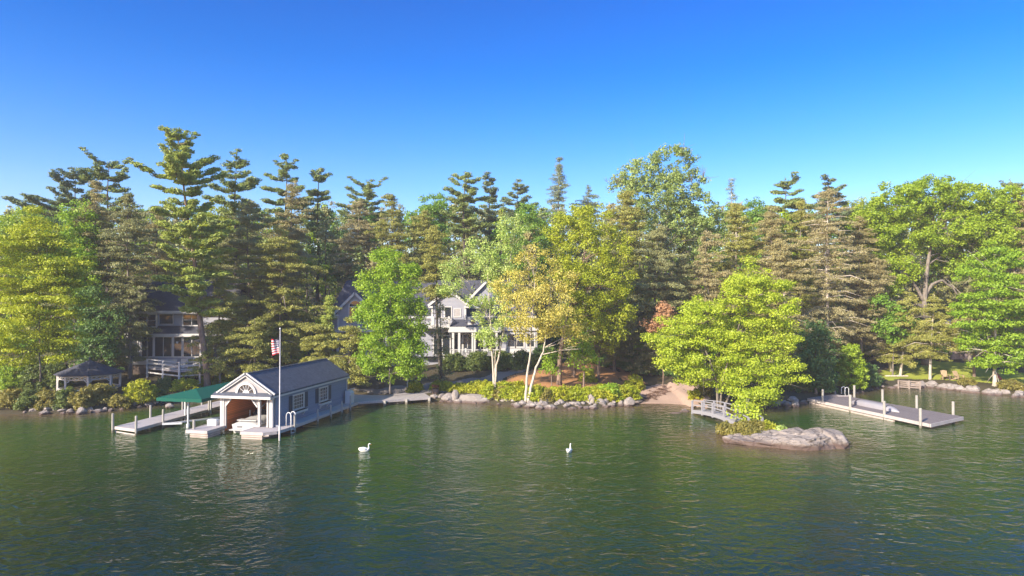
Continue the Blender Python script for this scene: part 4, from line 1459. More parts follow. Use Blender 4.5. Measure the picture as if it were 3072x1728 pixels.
# ------------------------------------------------------------------ motor boat in the slip
def motorboat():
    c = b2w(-0.22, 0.15)
    R = thing('motorboat', 'white motorboat with a grey cover berthed stern-out in the boathouse slip', 'boat', (c[0], c[1], 0.0), AX)
    GEL = m_plain('gelcoat_white', (0.46, 0.46, 0.45), 0.25, 0.5, 0.05)
    COVER = m_plain('cover_canvas', (0.37, 0.37, 0.36), 0.7, 0.2, 0.12, 2.0, 0, 0.2)
    GREY = m_plain('hull_grey', (0.16, 0.16, 0.17), 0.4)
    L, hwid = 6.4, 1.28
    ny = 15
    V, F = [], []
    prof = []
    for i in range(ny):
        s = i / (ny - 1)
        y = s * L
        w = hwid * (1 if s < 0.45 else max(0.02, 1 - ((s - 0.45) / 0.55) ** 2.3))
        kz = -0.45 + 0.75 * max(0, (s - 0.55) / 0.45) ** 2
        cz = 0.02 + 0.35 * max(0, (s - 0.4) / 0.6) ** 2
        gz_ = 0.72 + 0.22 * s ** 2
        prof.append((y, w, kz, cz, gz_))
        V += [(0, y, kz), (w * 0.86, y, cz), (w, y, gz_), (w * 0.9, y, gz_ + 0.05), (-w * 0.9, y, gz_ + 0.05), (-w, y, gz_), (-w * 0.86, y, cz)]
    for i in range(ny - 1):
        for k in range(7):
            if k == 3:
                continue
            a, b = i * 7 + k, i * 7 + (k + 1) % 7
            F.append((a, b, b + 7, a + 7))
    F.append((0, 6, 5, 4, 3, 2, 1))
    m = MB().add(V, F)
    m.build('hull', GEL, R)
    m = MB()
    V, F = [], []
    for (y, w, kz, cz, g) in prof:
        s = y / L
        hgt = 0.10 + 0.42 * math.sin(min(1, s * 2.4) * math.pi / 2) * (1 - 0.45 * s)
        for k in range(7):
            a = math.pi * k / 6
            V.append((-math.cos(a) * w * 0.91, y + 0.02, g + 0.03 + math.sin(a) ** 0.8 * hgt))
    for i in range(ny - 1):
        for k in range(6):
            F.append((i * 7 + k, i * 7 + k + 1, i * 7 + k + 8, i * 7 + k + 7))
    F.append(tuple(range(6, -1, -1)))
    m.add(V, F).build('deck_cover', COVER, R, True)
    MB().box(-0.95, 0.95, 0.25, 0.9, 1.02, 1.10).build('engine_hatch', GEL, R)
    m = MB()
    m.add([(-0.95, 2.5, 1.15), (0.95, 2.5, 1.15), (0.8, 3.0, 1.62), (-0.8, 3.0, 1.62)], [(0, 1, 2, 3)])
    m.add([(-0.95, 2.54, 1.15), (0.95, 2.54, 1.15), (0.8, 3.04, 1.62), (-0.8, 3.04, 1.62)], [(3, 2, 1, 0)])
    m.build('windscreen', GLASS, R)
    MB().box(-1.18, 1.18, -0.55, -0.005, 0.30, 0.38).build('swim_platform', GEL, R)
    MB().box(-0.75, -0.25, -0.03, -0.004, 0.46, 0.62).build('registration_plate', GREY, R)
    m = MB()
    m.tube([(0.35, -0.05, 0.15), (0.35, -0.5, 0.12), (0.35, -0.72, -0.1)], [0.2, 0.2, 0.12], 8)
    m.box(0.22, 0.48, -0.75, -0.25, -0.05, 0.28)
    m.build('outdrive', GREY, R)
    m = MB()
    m.box(-1.29, -1.25, 0.05, 3.0, 0.62, 0.70)
    m.build('rub_rail', GREY, R)
    m = MB()
    m.box(1.25, 1.29, 0.05, 3.0, 0.62, 0.70)
    m.build('rub_rail', GREY, R)
    for s in (-1, 1):
        MB().bar((s * 1.0, 3.1, 1.2), (s * 0.25, 3.6, 2.05), 0.04, 0.04).build('arch_tube', METAL, R)
    return R


motorboat()
# shelf gear at the back of the slip: a hoist beam
p = b2w(0.3, 8.5)
R = thing('kayak', 'white kayak slung under the rafters inside the boathouse', 'kayak', (p[0], p[1], DZ + 2.0), AX + rad(80))
m = MB()
m.tube([(-1.7, 0, .1), (-1.2, 0, 0), (0, 0, -.04), (1.2, 0, 0), (1.7, 0, .1)], [0.02, 0.22, 0.32, 0.22, 0.02], 10, 0, 0.6)
m.build('hull', METAL, R, True)
for x in (-0.9, 0.9):
    MB().tube([(x, 0, 0.1), (x, 0, 0.62)], 0.02, 5).build('sling', DARK, R)


# ------------------------------------------------------------------ flagpole and flag
FP = at_z(838.5, 1322, 0.0)
R = thing('flagpole', 'tall white flagpole at the front corner of the boathouse dock', 'flagpole', (FP.x, FP.y, 0.0))
ftop = at_y(837.5, 985, FP.y).z
m = MB().tube([(0, 0, -1.5), (0, 0, 1.2), (0, 0, 1.25), (0, 0, ftop - 0.1)], [0.085, 0.085, 0.055, 0.03], 10)
m.build('pole', m_plain('pole_white', (0.50, 0.49, 0.49), 0.4), R, True)
m = MB().tube([(0, 0, ftop - 0.12), (0, 0, ftop - 0.06), (0, 0, ftop), (0, 0, ftop + 0.05)], [0.02, 0.07, 0.07, 0.02], 8)
m.build('finial', METAL, R, True)
MB().box(-0.30, -0.06, -0.06, 0.06, 1.15, 1.30).build('cleat_box', m_plain('cleat_grey', (0.25, 0.27, 0.33), 0.5), R)


def flag():
    zt = at_y(838, 1020, FP.y).z
    hst, fly = 1.15, 1.9
    nu, nv = 30, 26
    R = thing('flag', 'red, white and blue striped flag drooping from the flagpole', 'flag', (FP.x, FP.y, zt))
    V, F, MI, U = [], [], [], []
    for i in range(nu + 1):
        u = i / nu
        for j in range(nv + 1):
            v = j / nv
            # droops: the free end folds down and back to the pole
            x = -0.06 - 0.66 * math.sin(u * 1.75) - 0.05 * math.sin(u * 9 + v * 2)
            z = -v * hst * (1 - 0.18 * u) - 0.62 * u ** 1.4 * (0.35 + 0.65 * v) + 0.30 * u * (1 - v)
            y = 0.16 * math.sin(u * 8.5 + v * 1.6) * (0.25 + u)
            V.append((x, y, z))
    star = m_plain('flag_white', (0.62, 0.60, 0.60), 0.8, 0.1, 0.03)
    mats = [m_plain('flag_red', (0.50, 0.03, 0.055), 0.8, 0.1, 0.05), star, m_plain('flag_blue', (0.03, 0.035, 0.12), 0.8, 0.1, 0.05)]
    m = MB()
    for i in range(nu):
        for j in range(nv):
            a = i * (nv + 1) + j
            stripe = int(j / nv * 13)
            mi = 0 if stripe % 2 == 0 else 1
            if i < nu * 0.4 and j < nv * 7 / 13:
                mi = 2
            m.f.append([a, a + nv + 1, a + nv + 2, a + 1])
            m.mi.append(mi)
    m.v = V
    m.build('cloth', mats, R)
    m = MB()
    for r in range(9):
        for c in range(6 if r % 2 == 0 else 5):
            i = int((0.5 + c * 2 + (r % 2)) / 11.5 * nu * 0.4 + 0.5)
            j = int((r + 0.9) / 10 * nv * 7 / 13 + 0.5)
            p = V[min(i, nu) * (nv + 1) + min(j, nv)]
            for sgn in (-1, 1):
                pts = []
                for k in range(10):
                    rr = 0.034 if k % 2 == 0 else 0.014
                    an = math.pi / 2 + k * math.pi / 5
                    pts.append((p[0] + rr * math.cos(an), p[1] + sgn * 0.012, p[2] + rr * math.sin(an)))
                m.poly(pts if sgn < 0 else pts[::-1])
    m.build('star', star, R)


flag()


# ------------------------------------------------------------------ long pier and green canopy left of the boathouse
def long_pier():
    z = 0.55
    A, B = at_z(345, 1279, z), at_z(405, 1287, z)
    C_, D_ = at_z(662, 1217, z), at_z(662, 1201, z)
    R = thing('pier', 'long narrow plank pier with round posts left of the boathouse', 'dock', (A.x, A.y, 0))
    L = lambda p: (p.x - A.x, p.y - A.y)
    a, b, c, d = L(A), L(B), L(C_), L(D_)
    MB().slab([a, b, c, d], z, 0.14).build('deck', DECKX, R)
    m = MB()
    m.bar((a[0], a[1] - 0.03, z - 0.13), (b[0], b[1] - 0.03, z - 0.13), 0.05, 0.24)
    m.bar((b[0] + 0.03, b[1], z - 0.13), (c[0] + 0.03, c[1], z - 0.13), 0.05, 0.24)
    m.bar((a[0] - 0.03, a[1], z - 0.13), (d[0] - 0.03, d[1], z - 0.13), 0.05, 0.24)
    m.build('fascia', FASCIA, R)
    m = MB()
    for q in (a, b):
        m.box(q[0] - 0.07, q[0] + 0.07, q[1] + 0.1, q[1] + 0.22, -0.9, z - 0.15)
    m.bar((a[0], a[1] + 0.12, 0.06), (b[0], b[1] + 0.12, 0.03), 0.09, 0.09)
    m.build('end_frame', FASCIA, R)
    lft, rgt = np.array(a), np.array(b)
    ld, rd = np.array(d) - lft, np.array(c) - rgt
    for f, s in ((-0.005, 0), (0.30, 0), (0.60, 0), (0.80, 0), (-0.005, 1), (0.27, 1), (0.56, 1), (0.82, 1)):
        p = lft + ld * f if s == 0 else rgt + rd * f
        off = -0.14 if s == 0 else 0.14
        post(None, p[0] + off, p[1], -1.5, z + 1.15, 0.10, R)
    return R


long_pier()


def canopy():
    zE = 2.48
    FL, FR = at_z(469, 1203, zE), at_z(590, 1211, zE)
    w = (FR - FL).length
    R = thing('boat_canopy', 'dark green fabric boat canopy on white poles beside the boathouse', 'canopy', (FL.x, FL.y, 0), AX)
    GREEN = m_plain('canopy_green', (0.008, 0.088, 0.062), 0.75, 0.15, 0.10, 0.8)
    Lc, zr, val = 11.2, 3.38, 0.30
    hx = w / 2
    v = [(0, 0, zE + val), (w, 0, zE + val), (w, Lc, zE + val), (0, Lc, zE + val), (hx, 2.3, zr), (hx, Lc - 2.3, zr)]
    m = MB()
    m.add(v, [(0, 1, 4), (1, 2, 5, 4), (2, 3, 5), (3, 0, 4, 5)])
    m.build('roof_fabric', GREEN, R)
    m = MB()
    vl = [(0, 0), (w, 0), (w, Lc), (0, Lc)]
    n = 12
    for i in range(4):
        p, q = vl[i], vl[(i + 1) % 4]
        V, F = [], []
        for k in range(n + 1):
            t = k / n
            x, y = p[0] + (q[0] - p[0]) * t, p[1] + (q[1] - p[1]) * t
            V += [(x, y, zE + val - 0.003), (x, y, zE + 0.03 * math.sin(k * 2.1) * 0.4)]
        for k in range(n):
            F.append((2 * k, 2 * k + 1, 2 * k + 3, 2 * k + 2))
        m.add(V, F)
    m.build('valance', GREEN, R)
    for (x, y, z0) in ((w * 0.56, 0.9, -1.5), (w - 0.25, 3.6, -1.5), (w - 0.25, 7.4, -1.5), (0.2, 3.6, -1.5), (0.2, 7.4, -1.5), (w * 0.5, Lc - 0.4, -1.5)):
        m = MB().tube([(x, y, z0), (x, y, zE + val + 0.1 if x in (0.2, w - 0.25) else zE + 0.5)], 0.085, 8)
        m.build('pole', METAL, R)
    m = MB()
    m.bar((w * 0.56, 1.0, zE + 0.1), (w * 0.56, Lc - 0.5, zE + 0.1), 0.08, 0.08)
    for y in (3.6, 7.4):
        m.bar((0.2, y, zE + 0.2), (w - 0.25, y, zE + 0.2), 0.07, 0.07)
    m.build('rafter', METAL, R)
    # low boat-lift rail
    B0 = w2b((0, 0))
    m = MB()
    m.bar((w * 0.56 - 1.6, 0.2, 0.42), (w + 1.0, 6.5, 0.42), 0.16, 0.14)
    m.bar((w * 0.56 - 2.0, 0.05, 0.40), (w * 0.56 - 0.5, 0.75, 0.40), 0.30, 0.15)
    m.build('lift_rail', METAL, R)
    MB().tube([(w * 0.56, 0.9, -1.0), (w * 0.56, 0.9, 0.32)], 0.16, 8).build('pole_sleeve', METAL, R)
    m = MB().bar((w - 0.3, 3.6, 1.2), (w + 0.25, 4.2, 2.35), 0.07, 0.07)
    m.build('brace', METAL, R)


canopy()
p = b2w(-BW / 2 - 0.75, 0.15)
R = thing('dock_box', 'white dock box on the left finger of the boathouse dock', 'box', (p[0], p[1], 0.60), AX)
MB().box(-0.45, 0.45, -0.28, 0.28, 0, 0.42).build('body', METAL, R)
m = MB()
m.add([(-0.48, -0.31, 0.425), (0.48, -0.31, 0.425), (0.48, 0.31, 0.425), (-0.48, 0.31, 0.425), (-0.40, -0.20, 0.52), (0.40, -0.20, 0.52), (0.40, 0.22, 0.52), (-0.40, 0.22, 0.52)],
      [(3, 2, 1, 0), (4, 5, 6, 7), (0, 1, 5, 4), (1, 2, 6, 5), (2, 3, 7, 6), (3, 0, 4, 7)])
m.build('lid', METAL, R)
p = b2w(BW / 2 + 0.62, BLEN - 0.55)
R = thing('storage_locker', 'tall white locker with a sloped top at the back corner of the boathouse', 'locker', (p[0], p[1], 0.605), AX)
m = MB().prism_y([(-0.35, 0), (0.35, 0), (0.35, 1.15), (0.1, 1.35), (-0.35, 1.35)], -0.4, 0.4)
m.build('cabinet', WHITE, R)
MB().box(-0.28, 0.28, -0.43, -0.402, 0.1, 1.05).build('door', WHITE, R)


# ------------------------------------------------------------------ generic window helper (front faces -y)
def window(parent, x0, x1, z0, z1, y, fw=0.12, nx=1, nz=1, glass=None, name='window', arch=False, proud=0.07):
    m = MB()
    m.box(x0 - fw, x0, y - proud, y + 0.05, z0 - fw, z1 + (0 if arch else fw))
    m.box(x1, x1 + fw, y - proud, y + 0.05, z0 - fw, z1 + (0 if arch else fw))
    m.box(x0, x1, y - proud - 0.02, y + 0.05, z0 - fw, z0)
    cx, r = (x0 + x1) / 2, (x1 - x0) / 2
    n = 12
    if arch:
        for i in range(n):
            a0, a1 = math.pi * i / n, math.pi * (i + 1) / n
            p = [(cx + math.cos(a) * q, z1 + 0.001 + math.sin(a) * q) for a in (a0, a1) for q in (r, r + fw)]
            m.prism_y([p[0], p[1], p[3], p[2]], y - proud, y + 0.05)
        m.box(x0, x1, y - proud + 0.01, y + 0.02, z1 - fw / 2, z1 + fw / 2)
    else:
        m.box(x0, x1, y - proud, y + 0.05, z1, z1 + fw)
    for i in range(1, nx):
        xx = x0 + (x1 - x0) * i / nx
        m.box(xx - 0.04, xx + 0.04, y - proud + 0.015, y + 0.02, z0, z1 - (fw / 2 if arch else 0))
    for i in range(1, nz):
        zz = z0 + (z1 - z0) * i / nz
        m.box(x0, x1, y - proud + 0.017, y + 0.018, zz - 0.025, zz + 0.025)
    f = m.build(name, TRIM, parent)
    pts = [(x0, z0), (x1, z0), (x1, z1)]
    if arch:
        pts += [(cx + math.cos(math.pi * i / n) * r, z1 + math.sin(math.pi * i / n) * r) for i in range(1, n)]
    pts += [(x0, z1)]
    MB().prism_y(pts, y - 0.03, y + 0.03).build('pane', glass or GLASS, f)
    return f


def railing(parent, pts, z0, h=1.0, gap=0.16, name='railing', baluster=True, th=0.05):
    """white railing along a polyline (x, y)"""
    m = MB()
    for (a, b) in zip(pts[:-1], pts[1:]):
        A, B = Vector((*a, 0)), Vector((*b, 0))
        L = (B - A).length
        m.bar(A + Vector((0, 0, z0 + h)), B + Vector((0, 0, z0 + h)), 0.10, 0.08)
        m.bar(A + Vector((0, 0, z0 + 0.12)), B + Vector((0, 0, z0 + 0.12)), 0.07, 0.07)
        if baluster:
            n = max(2, int(L / gap))
            for i in range(n):
                p = A + (B - A) * ((i + 0.5) / n)
                m.bar(p + Vector((0, 0, z0 + 0.15)), p + Vector((0, 0, z0 + h - 0.04)), th, th)
        else:
            m.bar(A + Vector((0, 0, z0 + h * 0.55)), B + Vector((0, 0, z0 + h * 0.55)), 0.06, 0.18)
    return m.build(name, TRIM, parent)


HSID = m_boards('house_siding', (0.34, 0.35, 0.41), 'z', 0.16, 0.75, 0.6, 0.07, 0.15)
HSHING = m_shingle('house_roof', (0.075, 0.078, 0.10))
FOUND = m_plain('foundation_dark', (0.09, 0.07, 0.06), 0.9, 0.1, 0.4, 2.0)


# ------------------------------------------------------------------ left house
def left_house():
    Y = 86.0
    X0, X1 = -50.5, -37.5
    R = thing('house', 'grey lake house with white-trimmed glass wall and low deck, left of the boathouse', 'house', (X0, Y, 2.2))
    zz = lambda py: at_y(500, py, Y).z - 2.2
    W = X1 - X0
    f1, e1, f2, e2 = zz(1080), zz(1000), zz(984), zz(933)
    MB().box(0, W, 0, 8, f1 - 0.6, e1).build('wall', HSID, R)
    MB().box(0.3, W - 0.3, 0.2, 8, -1.0, f1 - 0.603).build('foundation', FOUND, R)
    MB().box(0, W, 0.9, 8, e1, e2).build('upper_wall', HSID, R)
    m = MB()                                                    # skirt roof between storeys
    m.add([(-0.4, -0.5, e1 - 0.05), (W + 0.4, -0.5, e1 - 0.05), (W + 0.4, 0.88, f2 + 0.25), (-0.4, 0.88, f2 + 0.25), (-0.4, 0.88, e1 - 0.05), (W + 0.4, 0.88, e1 - 0.05)],
          [(0, 1, 2, 3), (0, 3, 4), (1, 5, 2), (0, 4, 5, 1)])
    m.build('skirt_roof', HSHING, R)
    m = MB().box(-0.4, W + 0.4, -0.56, -0.503, e1 - 0.42, e1 - 0.03)
    m.build('lower_fascia', TRIM, R)
    rz = at_y(500, 838, Y + 4.5).z - 2.2
    m = MB()
    m.add([(-0.5, 0.2, e2), (W + 0.5, 0.2, e2), (W + 0.5, 4.5, rz), (-0.5, 4.5, rz), (W + 0.5, 8.8, e2), (-0.5, 8.8, e2)], [(0, 1, 2, 3), (3, 2, 4, 5), (1, 4, 2), (0, 3, 5)])
    m.build('roof', HSHING, R)
    MB().box(-0.5, W + 0.5, 0.14, 0.19, e2 - 0.34, e2 + 0.02).build('upper_fascia', TRIM, R)
    xx = lambda px: at_y(px, 1000, Y).x - X0
    wt, wb = zz(1012), zz(1069)
    for (a, b, n) in ((427, 441, 1), (445, 459, 1), (466, 516, 2), (523, 545, 1), (552, 600, 2), (606, 640, 1), (380, 412, 1)):
        window(R, xx(a), xx(b), wb, wt, 0.0, 0.14, n)
    window(R, xx(405), xx(459), zz(980), zz(945), 0.9, 0.2, 2, 2, proud=0.3)
    window(R, xx(468), xx(508), zz(972), zz(944), 0.9, 0.07, 1)
    window(R, xx(540), xx(590), zz(976), zz(945), 0.9, 0.14, 2, 2)
    MB().box(xx(534) - 0.12, xx(534) + 0.12, -0.22, -0.07, zz(1030), zz(1024)).build('wall_lantern', METAL, R)
    MB().box(-0.003, W + 0.003, -0.05, -0.003, f1 - 0.62, f1 + 0.1).build('base_board', TRIM, R)
    # deck with a pointed front corner
    K0, K1, K2, K3 = [at_y(px, py, yy) for px, py, yy in ((442, 1100, 83.5), (538, 1100, 79.5), (660, 1100, 82.0), (660, 1100, 85.8))]
    L = lambda p: (p.x - X0, p.y - Y)
    pts = [L(K0), L(K1), L(K2), L(K3)]
    zd = at_y(538, 1112, 79.5).z - 2.2
    MB().slab([(pts[0][0], -0.06)] + pts[:3] + [(pts[3][0], -0.06)], zd, 0.22).build('deck', DECKX, R)
    railing(R, pts[:3], zd, 1.0, 0.16, 'deck_railing', False)
    railing(R, [(pts[0][0], -0.1), pts[0]], zd, 1.0, 0.16, 'deck_railing', False)
    for (f, i) in ((0, 0), (0.5, 0), (1, 0), (0.5, 1), (1, 1)):
        p = (pts[i][0] + (pts[i + 1][0] - pts[i][0]) * f, pts[i][1] + (pts[i + 1][1] - pts[i][1]) * f)
        MB().box(p[0] - 0.10, p[0] + 0.10, p[1] - 0.10, p[1] + 0.10, -1.6, zd + 1.08).build('deck_post', TRIM, R)
    m = MB().bar((*pts[0], zd - 0.65), (*pts[1], zd - 0.65), 0.08, 0.16).bar((*pts[1], zd - 0.65), (*pts[2], zd - 0.65), 0.08, 0.16)
    m.build('lower_rail', TRIM, R)
    MB().box(xx(443), xx(640), -0.32, -0.07, zd + 0.02, f1 - 0.7).build('knee_wall', TRIM, R)
    # furniture on the deck
    for k, (px, lab) in enumerate(((528, 'grey deck chair nearest the pointed corner of the left house deck'), (570, 'grey deck chair right of the patio table on the left house deck'))):
        q = at_y(px, 1090, 83.2)
        c = thing('deck_chair', lab, 'chair', (q.x, 83.2, zd + 2.2), rad(20 if k else -25), 'chairs on the left house deck')
        MB().box(-0.3, 0.3, -0.3, 0.3, 0.38, 0.44).build('seat', m_plain('sling_grey', (0.16, 0.17, 0.2), 0.7), c)
        MB().bar((0, 0.28, 0.44), (0, 0.5, 1.1), 0.58, 0.05, (0, 1, 0)).build('backrest', bpy.data.materials['sling_grey'], c)
        for (x, y) in ((-.27, -.27), (.27, -.27), (-.27, .27), (.27, .27)):
            MB().bar((x, y, 0), (x, y, 0.38), 0.04, 0.04).build('leg', METAL, c)
    q = at_y(550, 1090, 83.0)
    t = thing('patio_table', 'small round white patio table between the chairs on the left house deck', 'table', (q.x, 83.0, zd + 2.2))
    MB().tube([(0, 0, 0.68), (0, 0, 0.72)], 0.5, 16).build('top', METAL, t)
    MB().tube([(0, 0, 0), (0, 0, 0.03), (0, 0, 0.05), (0, 0, 0.68)], [0.25, 0.25, 0.05, 0.04], 8).build('pedestal', METAL, t)


left_house()


# ------------------------------------------------------------------ gazebo
def gazebo():
    Y = 76.5
    c = at_y(268, 1190, Y)
    base = c.z
    s = Y / F_PX
    R = thing('gazebo', 'octagonal white gazebo with dark shingled roof among the bushes at left', 'gazebo', (c.x, Y, base), rad(8))
    rr, ze, za = 178 * s / 2, (1190 - 1118) * s, (1190 - 1080) * s
    oct_ = lambda r, z, n=8: [(r * math.cos(2 * math.pi * (i + 0.5) / n), r * math.sin(2 * math.pi * (i + 0.5) / n), z) for i in range(n)]
    m = MB()
    o = oct_(rr, ze)
    o2 = oct_(rr, ze - 0.1)
    m.add(o + o2 + [(0, 0, za)], [(i, (i + 1) % 8, 16) for i in range(8)] + [(i, i + 8, (i + 1) % 8 + 8, (i + 1) % 8) for i in range(8)] + [tuple(range(15, 7, -1))])
    m.build('roof', HSHING, R)
    MB().tube([(0, 0, za - 0.1), (0, 0, za + 0.15), (0, 0, za + 0.4)], [0.14, 0.12, 0.02], 8).build('finial', HSHING, R)
    ro = rr * 0.88
    MB().slab([(p[0], p[1]) for p in oct_(ro + 0.12, 0)], 0.25, 0.5).build('floor', DECKX, R)
    op = oct_(ro, 0)
    for i, p in enumerate(op):
        MB().box(p[0] - 0.10, p[0] + 0.10, p[1] - 0.10, p[1] + 0.10, -0.8, ze - 0.1).build('post', TRIM, R)
        q = op[(i + 1) % 8]
        a, b = Vector(p), Vector(q)
        m = MB()
        m.bar(a + Vector((0, 0, ze - 0.18)), b + Vector((0, 0, ze - 0.18)), 0.08, 0.12)
        m.bar(a + Vector((0, 0, ze - 0.55)), b + Vector((0, 0, ze - 0.55)), 0.06, 0.08)
        for k in range(4):
            u, v = a + (b - a) * (k / 4), a + (b - a) * ((k + 1) / 4)
            m.bar(u + Vector((0, 0, ze - 0.52)), v + Vector((0, 0, ze - 0.22)), 0.04, 0.05)
            m.bar(v + Vector((0, 0, ze - 0.52)), u + Vector((0, 0, ze - 0.22)), 0.036, 0.046)
        d = (b - a).normalized()
        for (e, sg) in ((a, 1), (b, -1)):
            m.bar(e + Vector((0, 0, ze - 0.95)), e + d * sg * 0.45 + Vector((0, 0, ze - 0.57)), 0.06, 0.08)
        m.build('frieze', TRIM, R)
        if i != 2:
            m = MB()
            m.bar(a + Vector((0, 0, 1.15)), b + Vector((0, 0, 1.15)), 0.09, 0.10)
            n = 12
            for k in range(n):
                u = a + (b - a) * ((k + 0.5) / n)
                m.bar(u + Vector((0, 0, 0.25)), u + Vector((0, 0, 1.1)), 0.10, 0.03)
            m.build('railing', TRIM, R)


gazebo()


# ------------------------------------------------------------------ main house
def main_house():
    Y = 95.0
    X0 = -27.0
    Z0 = 2.4
    R = thing('mansion', 'large grey shingled lake house with white porches and gables behind the trees', 'house', (X0, Y, Z0))
    zz = lambda py, yy=Y: at_y(1300, py, yy).z - Z0
    xx = lambda px, yy=Y: at_y(px, 950, yy).x - X0
    fl, e1, e2, rz = zz(1066), zz(992), zz(950), zz(840, Y + 5)
    xl, xr = xx(985), xx(1600)
    MB().box(xl, xr, 2.0, 12, -1.0, e2).build('wall', HSID, R)
    m = MB()
    m.add([(xl - .5, 1.4, e2), (xr + .5, 1.4, e2), (xr - 3.0, 6.5, rz), (xl + 1.0, 6.5, rz), (xr + .5, 12.5, e2), (xl - .5, 12.5, e2)], [(0, 1, 2, 3), (3, 2, 4, 5), (1, 4, 2), (0, 3, 5)])
    m.build('roof', HSHING, R)
    MB().box(xl - .5, xr + .5, 1.33, 1.39, e2 - 0.3, e2 + 0.02).build('eave_board', TRIM, R)
    MB().box(xx(1052) - 0.35, xx(1052) + 0.35, 6.0, 6.7, rz - 1.2, rz + 1.3).build('chimney', m_plain('chimney_brick', (0.22, 0.16, 0.14), 0.9, 0.1, 0.3, 4), R)

    def gable_front(cx_, hwpx, apy, epy, dyo, bpy_, depth):
        cx, hw = xx(cx_), hwpx * (Y + dyo) / F_PX
        za, ze, zb = zz(apy, Y + dyo), zz(epy, Y + dyo), zz(bpy_, Y + dyo)
        g = MB().prism_y([(cx - hw + 0.3, zb), (cx + hw - 0.3, zb), (cx + hw - 0.3, ze + 0.15), (cx, za - 0.3), (cx - hw + 0.3, ze + 0.15)], dyo, dyo + depth).build('gable_wall', HSID, R)
        m = MB()
        for s in (-1, 1):
            pr = [(cx, za - 0.12), (cx + s * (hw + 0.15), ze - 0.12), (cx + s * (hw + 0.15), ze + 0.08), (cx, za + 0.08)]
            m.prism_y(pr if s > 0 else pr[::-1], dyo - 0.35, dyo + depth + 2)
        m.build('gable_roof', HSHING, R)
        m = MB()
        for s in (-1, 1):
            m.bar((cx, dyo - 0.40, za - 0.12), (cx + s * (hw + 0.15), dyo - 0.40, ze - 0.10), 0.09, 0.34, (0, 0, 1))
            m.box(cx + s * hw - 0.55 if s > 0 else cx - hw - 0.15, cx + hw + 0.15 if s > 0 else cx - hw + 0.55, dyo - 0.38, dyo - 0.003, ze - 0.42, ze - 0.16)
            m.box(cx + s * (hw - 0.42) - 0.14, cx + s * (hw - 0.42) + 0.14, dyo - 0.09, dyo - 0.003, zb, ze - 0.42)
        m.build('gable_trim', TRIM, R)
        return cx, hw, za, ze, zb
    cx, hw, za, ze, zb = gable_front(1066, 60, 877, 940, 0.0, 985, 6)
    window(R, cx - 0.85, cx + 0.85, zz(956), zz(920), 0.0, 0.16, 2, 1, arch=True)
    gable_front(1345, 58, 866, 915, 0.6, 985, 6)
    window(R, xx(1312), xx(1322), zz(955), zz(925), 0.6, 0.12, 1, 1, arch=True)
    window(R, xx(1334), xx(1352), zz(957), zz(922), 0.6, 0.14, 1)
    window(R, xx(1362), xx(1380), zz(950), zz(928), 0.6, 0.12, 1, 1, glass=m_plain('blind', (0.36, 0.34, 0.34), 0.6))
    gable_front(1462, 82, 838, 925, 2.5, 980, 6)
    window(R, xx(1445), xx(1480), zz(940), zz(905), 2.5, 0.14, 2, 2)
    # lower left: porch roof and arcade
    MB().box(xx(975), xx(1255), -0.5, 2.0, zz(996), zz(987)).build('porch_roof', TRIM, R)
    for px in (985, 1015, 1045, 1100, 1160, 1215):
        MB().tube([(xx(px), -0.2, fl - 1.4), (xx(px), -0.2, zz(996))], 0.16, 10).build('porch_column', TRIM, R)
    for px in (1000, 1030, 1075, 1130, 1190):
        window(R, xx(px) - 0.55, xx(px) + 0.55, fl, zz(1018), 2.0, 0.12, 2, 1, arch=True)
    # balcony
    b0, b1 = xx(1255), xx(1352)
    zb = zz(975)
    MB().box(b0, b1, -1.6, 2.0, zb - 0.42, zb).build('balcony_floor', TRIM, R)
    railing(R, [(b0 + .06, -0.2), (b0 + .06, -1.5), (b1 - .06, -1.5), (b1 - .06, 0.4)], zb, 1.1, 0.2, 'balcony_railing')
    for x in (b0 + .1, (b0 + b1) / 2, b1 - .1):
        MB().box(x - 0.13, x + 0.13, -1.63, -1.37, zb, zb + 1.3).build('balcony_post', TRIM, R)
    MB().box(b0, b1, 0.55, 2.0, fl - 0.2, zb - 0.423).build('centre_wall', HSID, R)
    for px in (1311, 1338):
        window(R, xx(px) - 0.50, xx(px) + 0.50, fl + 0.1, zz(1007), 0.55, 0.16, 1, 1, arch=True)
    # sunroom roof with a small box dormer
    c0, c1 = xx(1352), xx(1500)
    m = MB()
    m.add([(c0, -1.4, zz(978)), (c1, -1.4, zz(978)), (c1 - 0.6, 1.9, zz(946)), (c0 + 0.6, 1.9, zz(946)), (c0, 1.9, zz(978)), (c1, 1.9, zz(978))], [(0, 1, 2, 3), (0, 3, 4), (1, 5, 2), (0, 4, 5, 1)])
    m.build('porch_hip_roof', HSHING, R)
    d0, d1 = xx(1404), xx(1440)
    dm = MB().box(d0, d1, -0.9, 1.6, zz(976), zz(952)).build('box_dormer', TRIM, R)
    m = MB()
    pts = [((d0 + d1) / 2 - 0.15 + 0.26 * math.cos(a), zz(964) + 0.42 * math.sin(a)) for a in [2 * math.pi * i / 16 for i in range(16)]]
    m.prism_y(pts, -0.95, -0.88)
    m.build('oval_window', GLASS, dm)
    MB().box(c0 - 0.2, c1 + 0.2, -1.62, -1.38, zz(995), zz(979)).build('porch_fascia', TRIM, R)
    MB().box(c0, c1, -1.5, 2.0, fl - 0.25, fl).build('porch_floor', DECKX, R)
    MB().box(c0 + .2, c1 - .2, -1.2, 2.0, -1.0, fl - 0.253).build('porch_base', FOUND, R)
    for px in (1362, 1380, 1420, 1425, 1455, 1490):
        MB().box(xx(px) - 0.16, xx(px) + 0.16, -1.5, -1.18, fl, zz(995)).build('porch_pillar', TRIM, R)
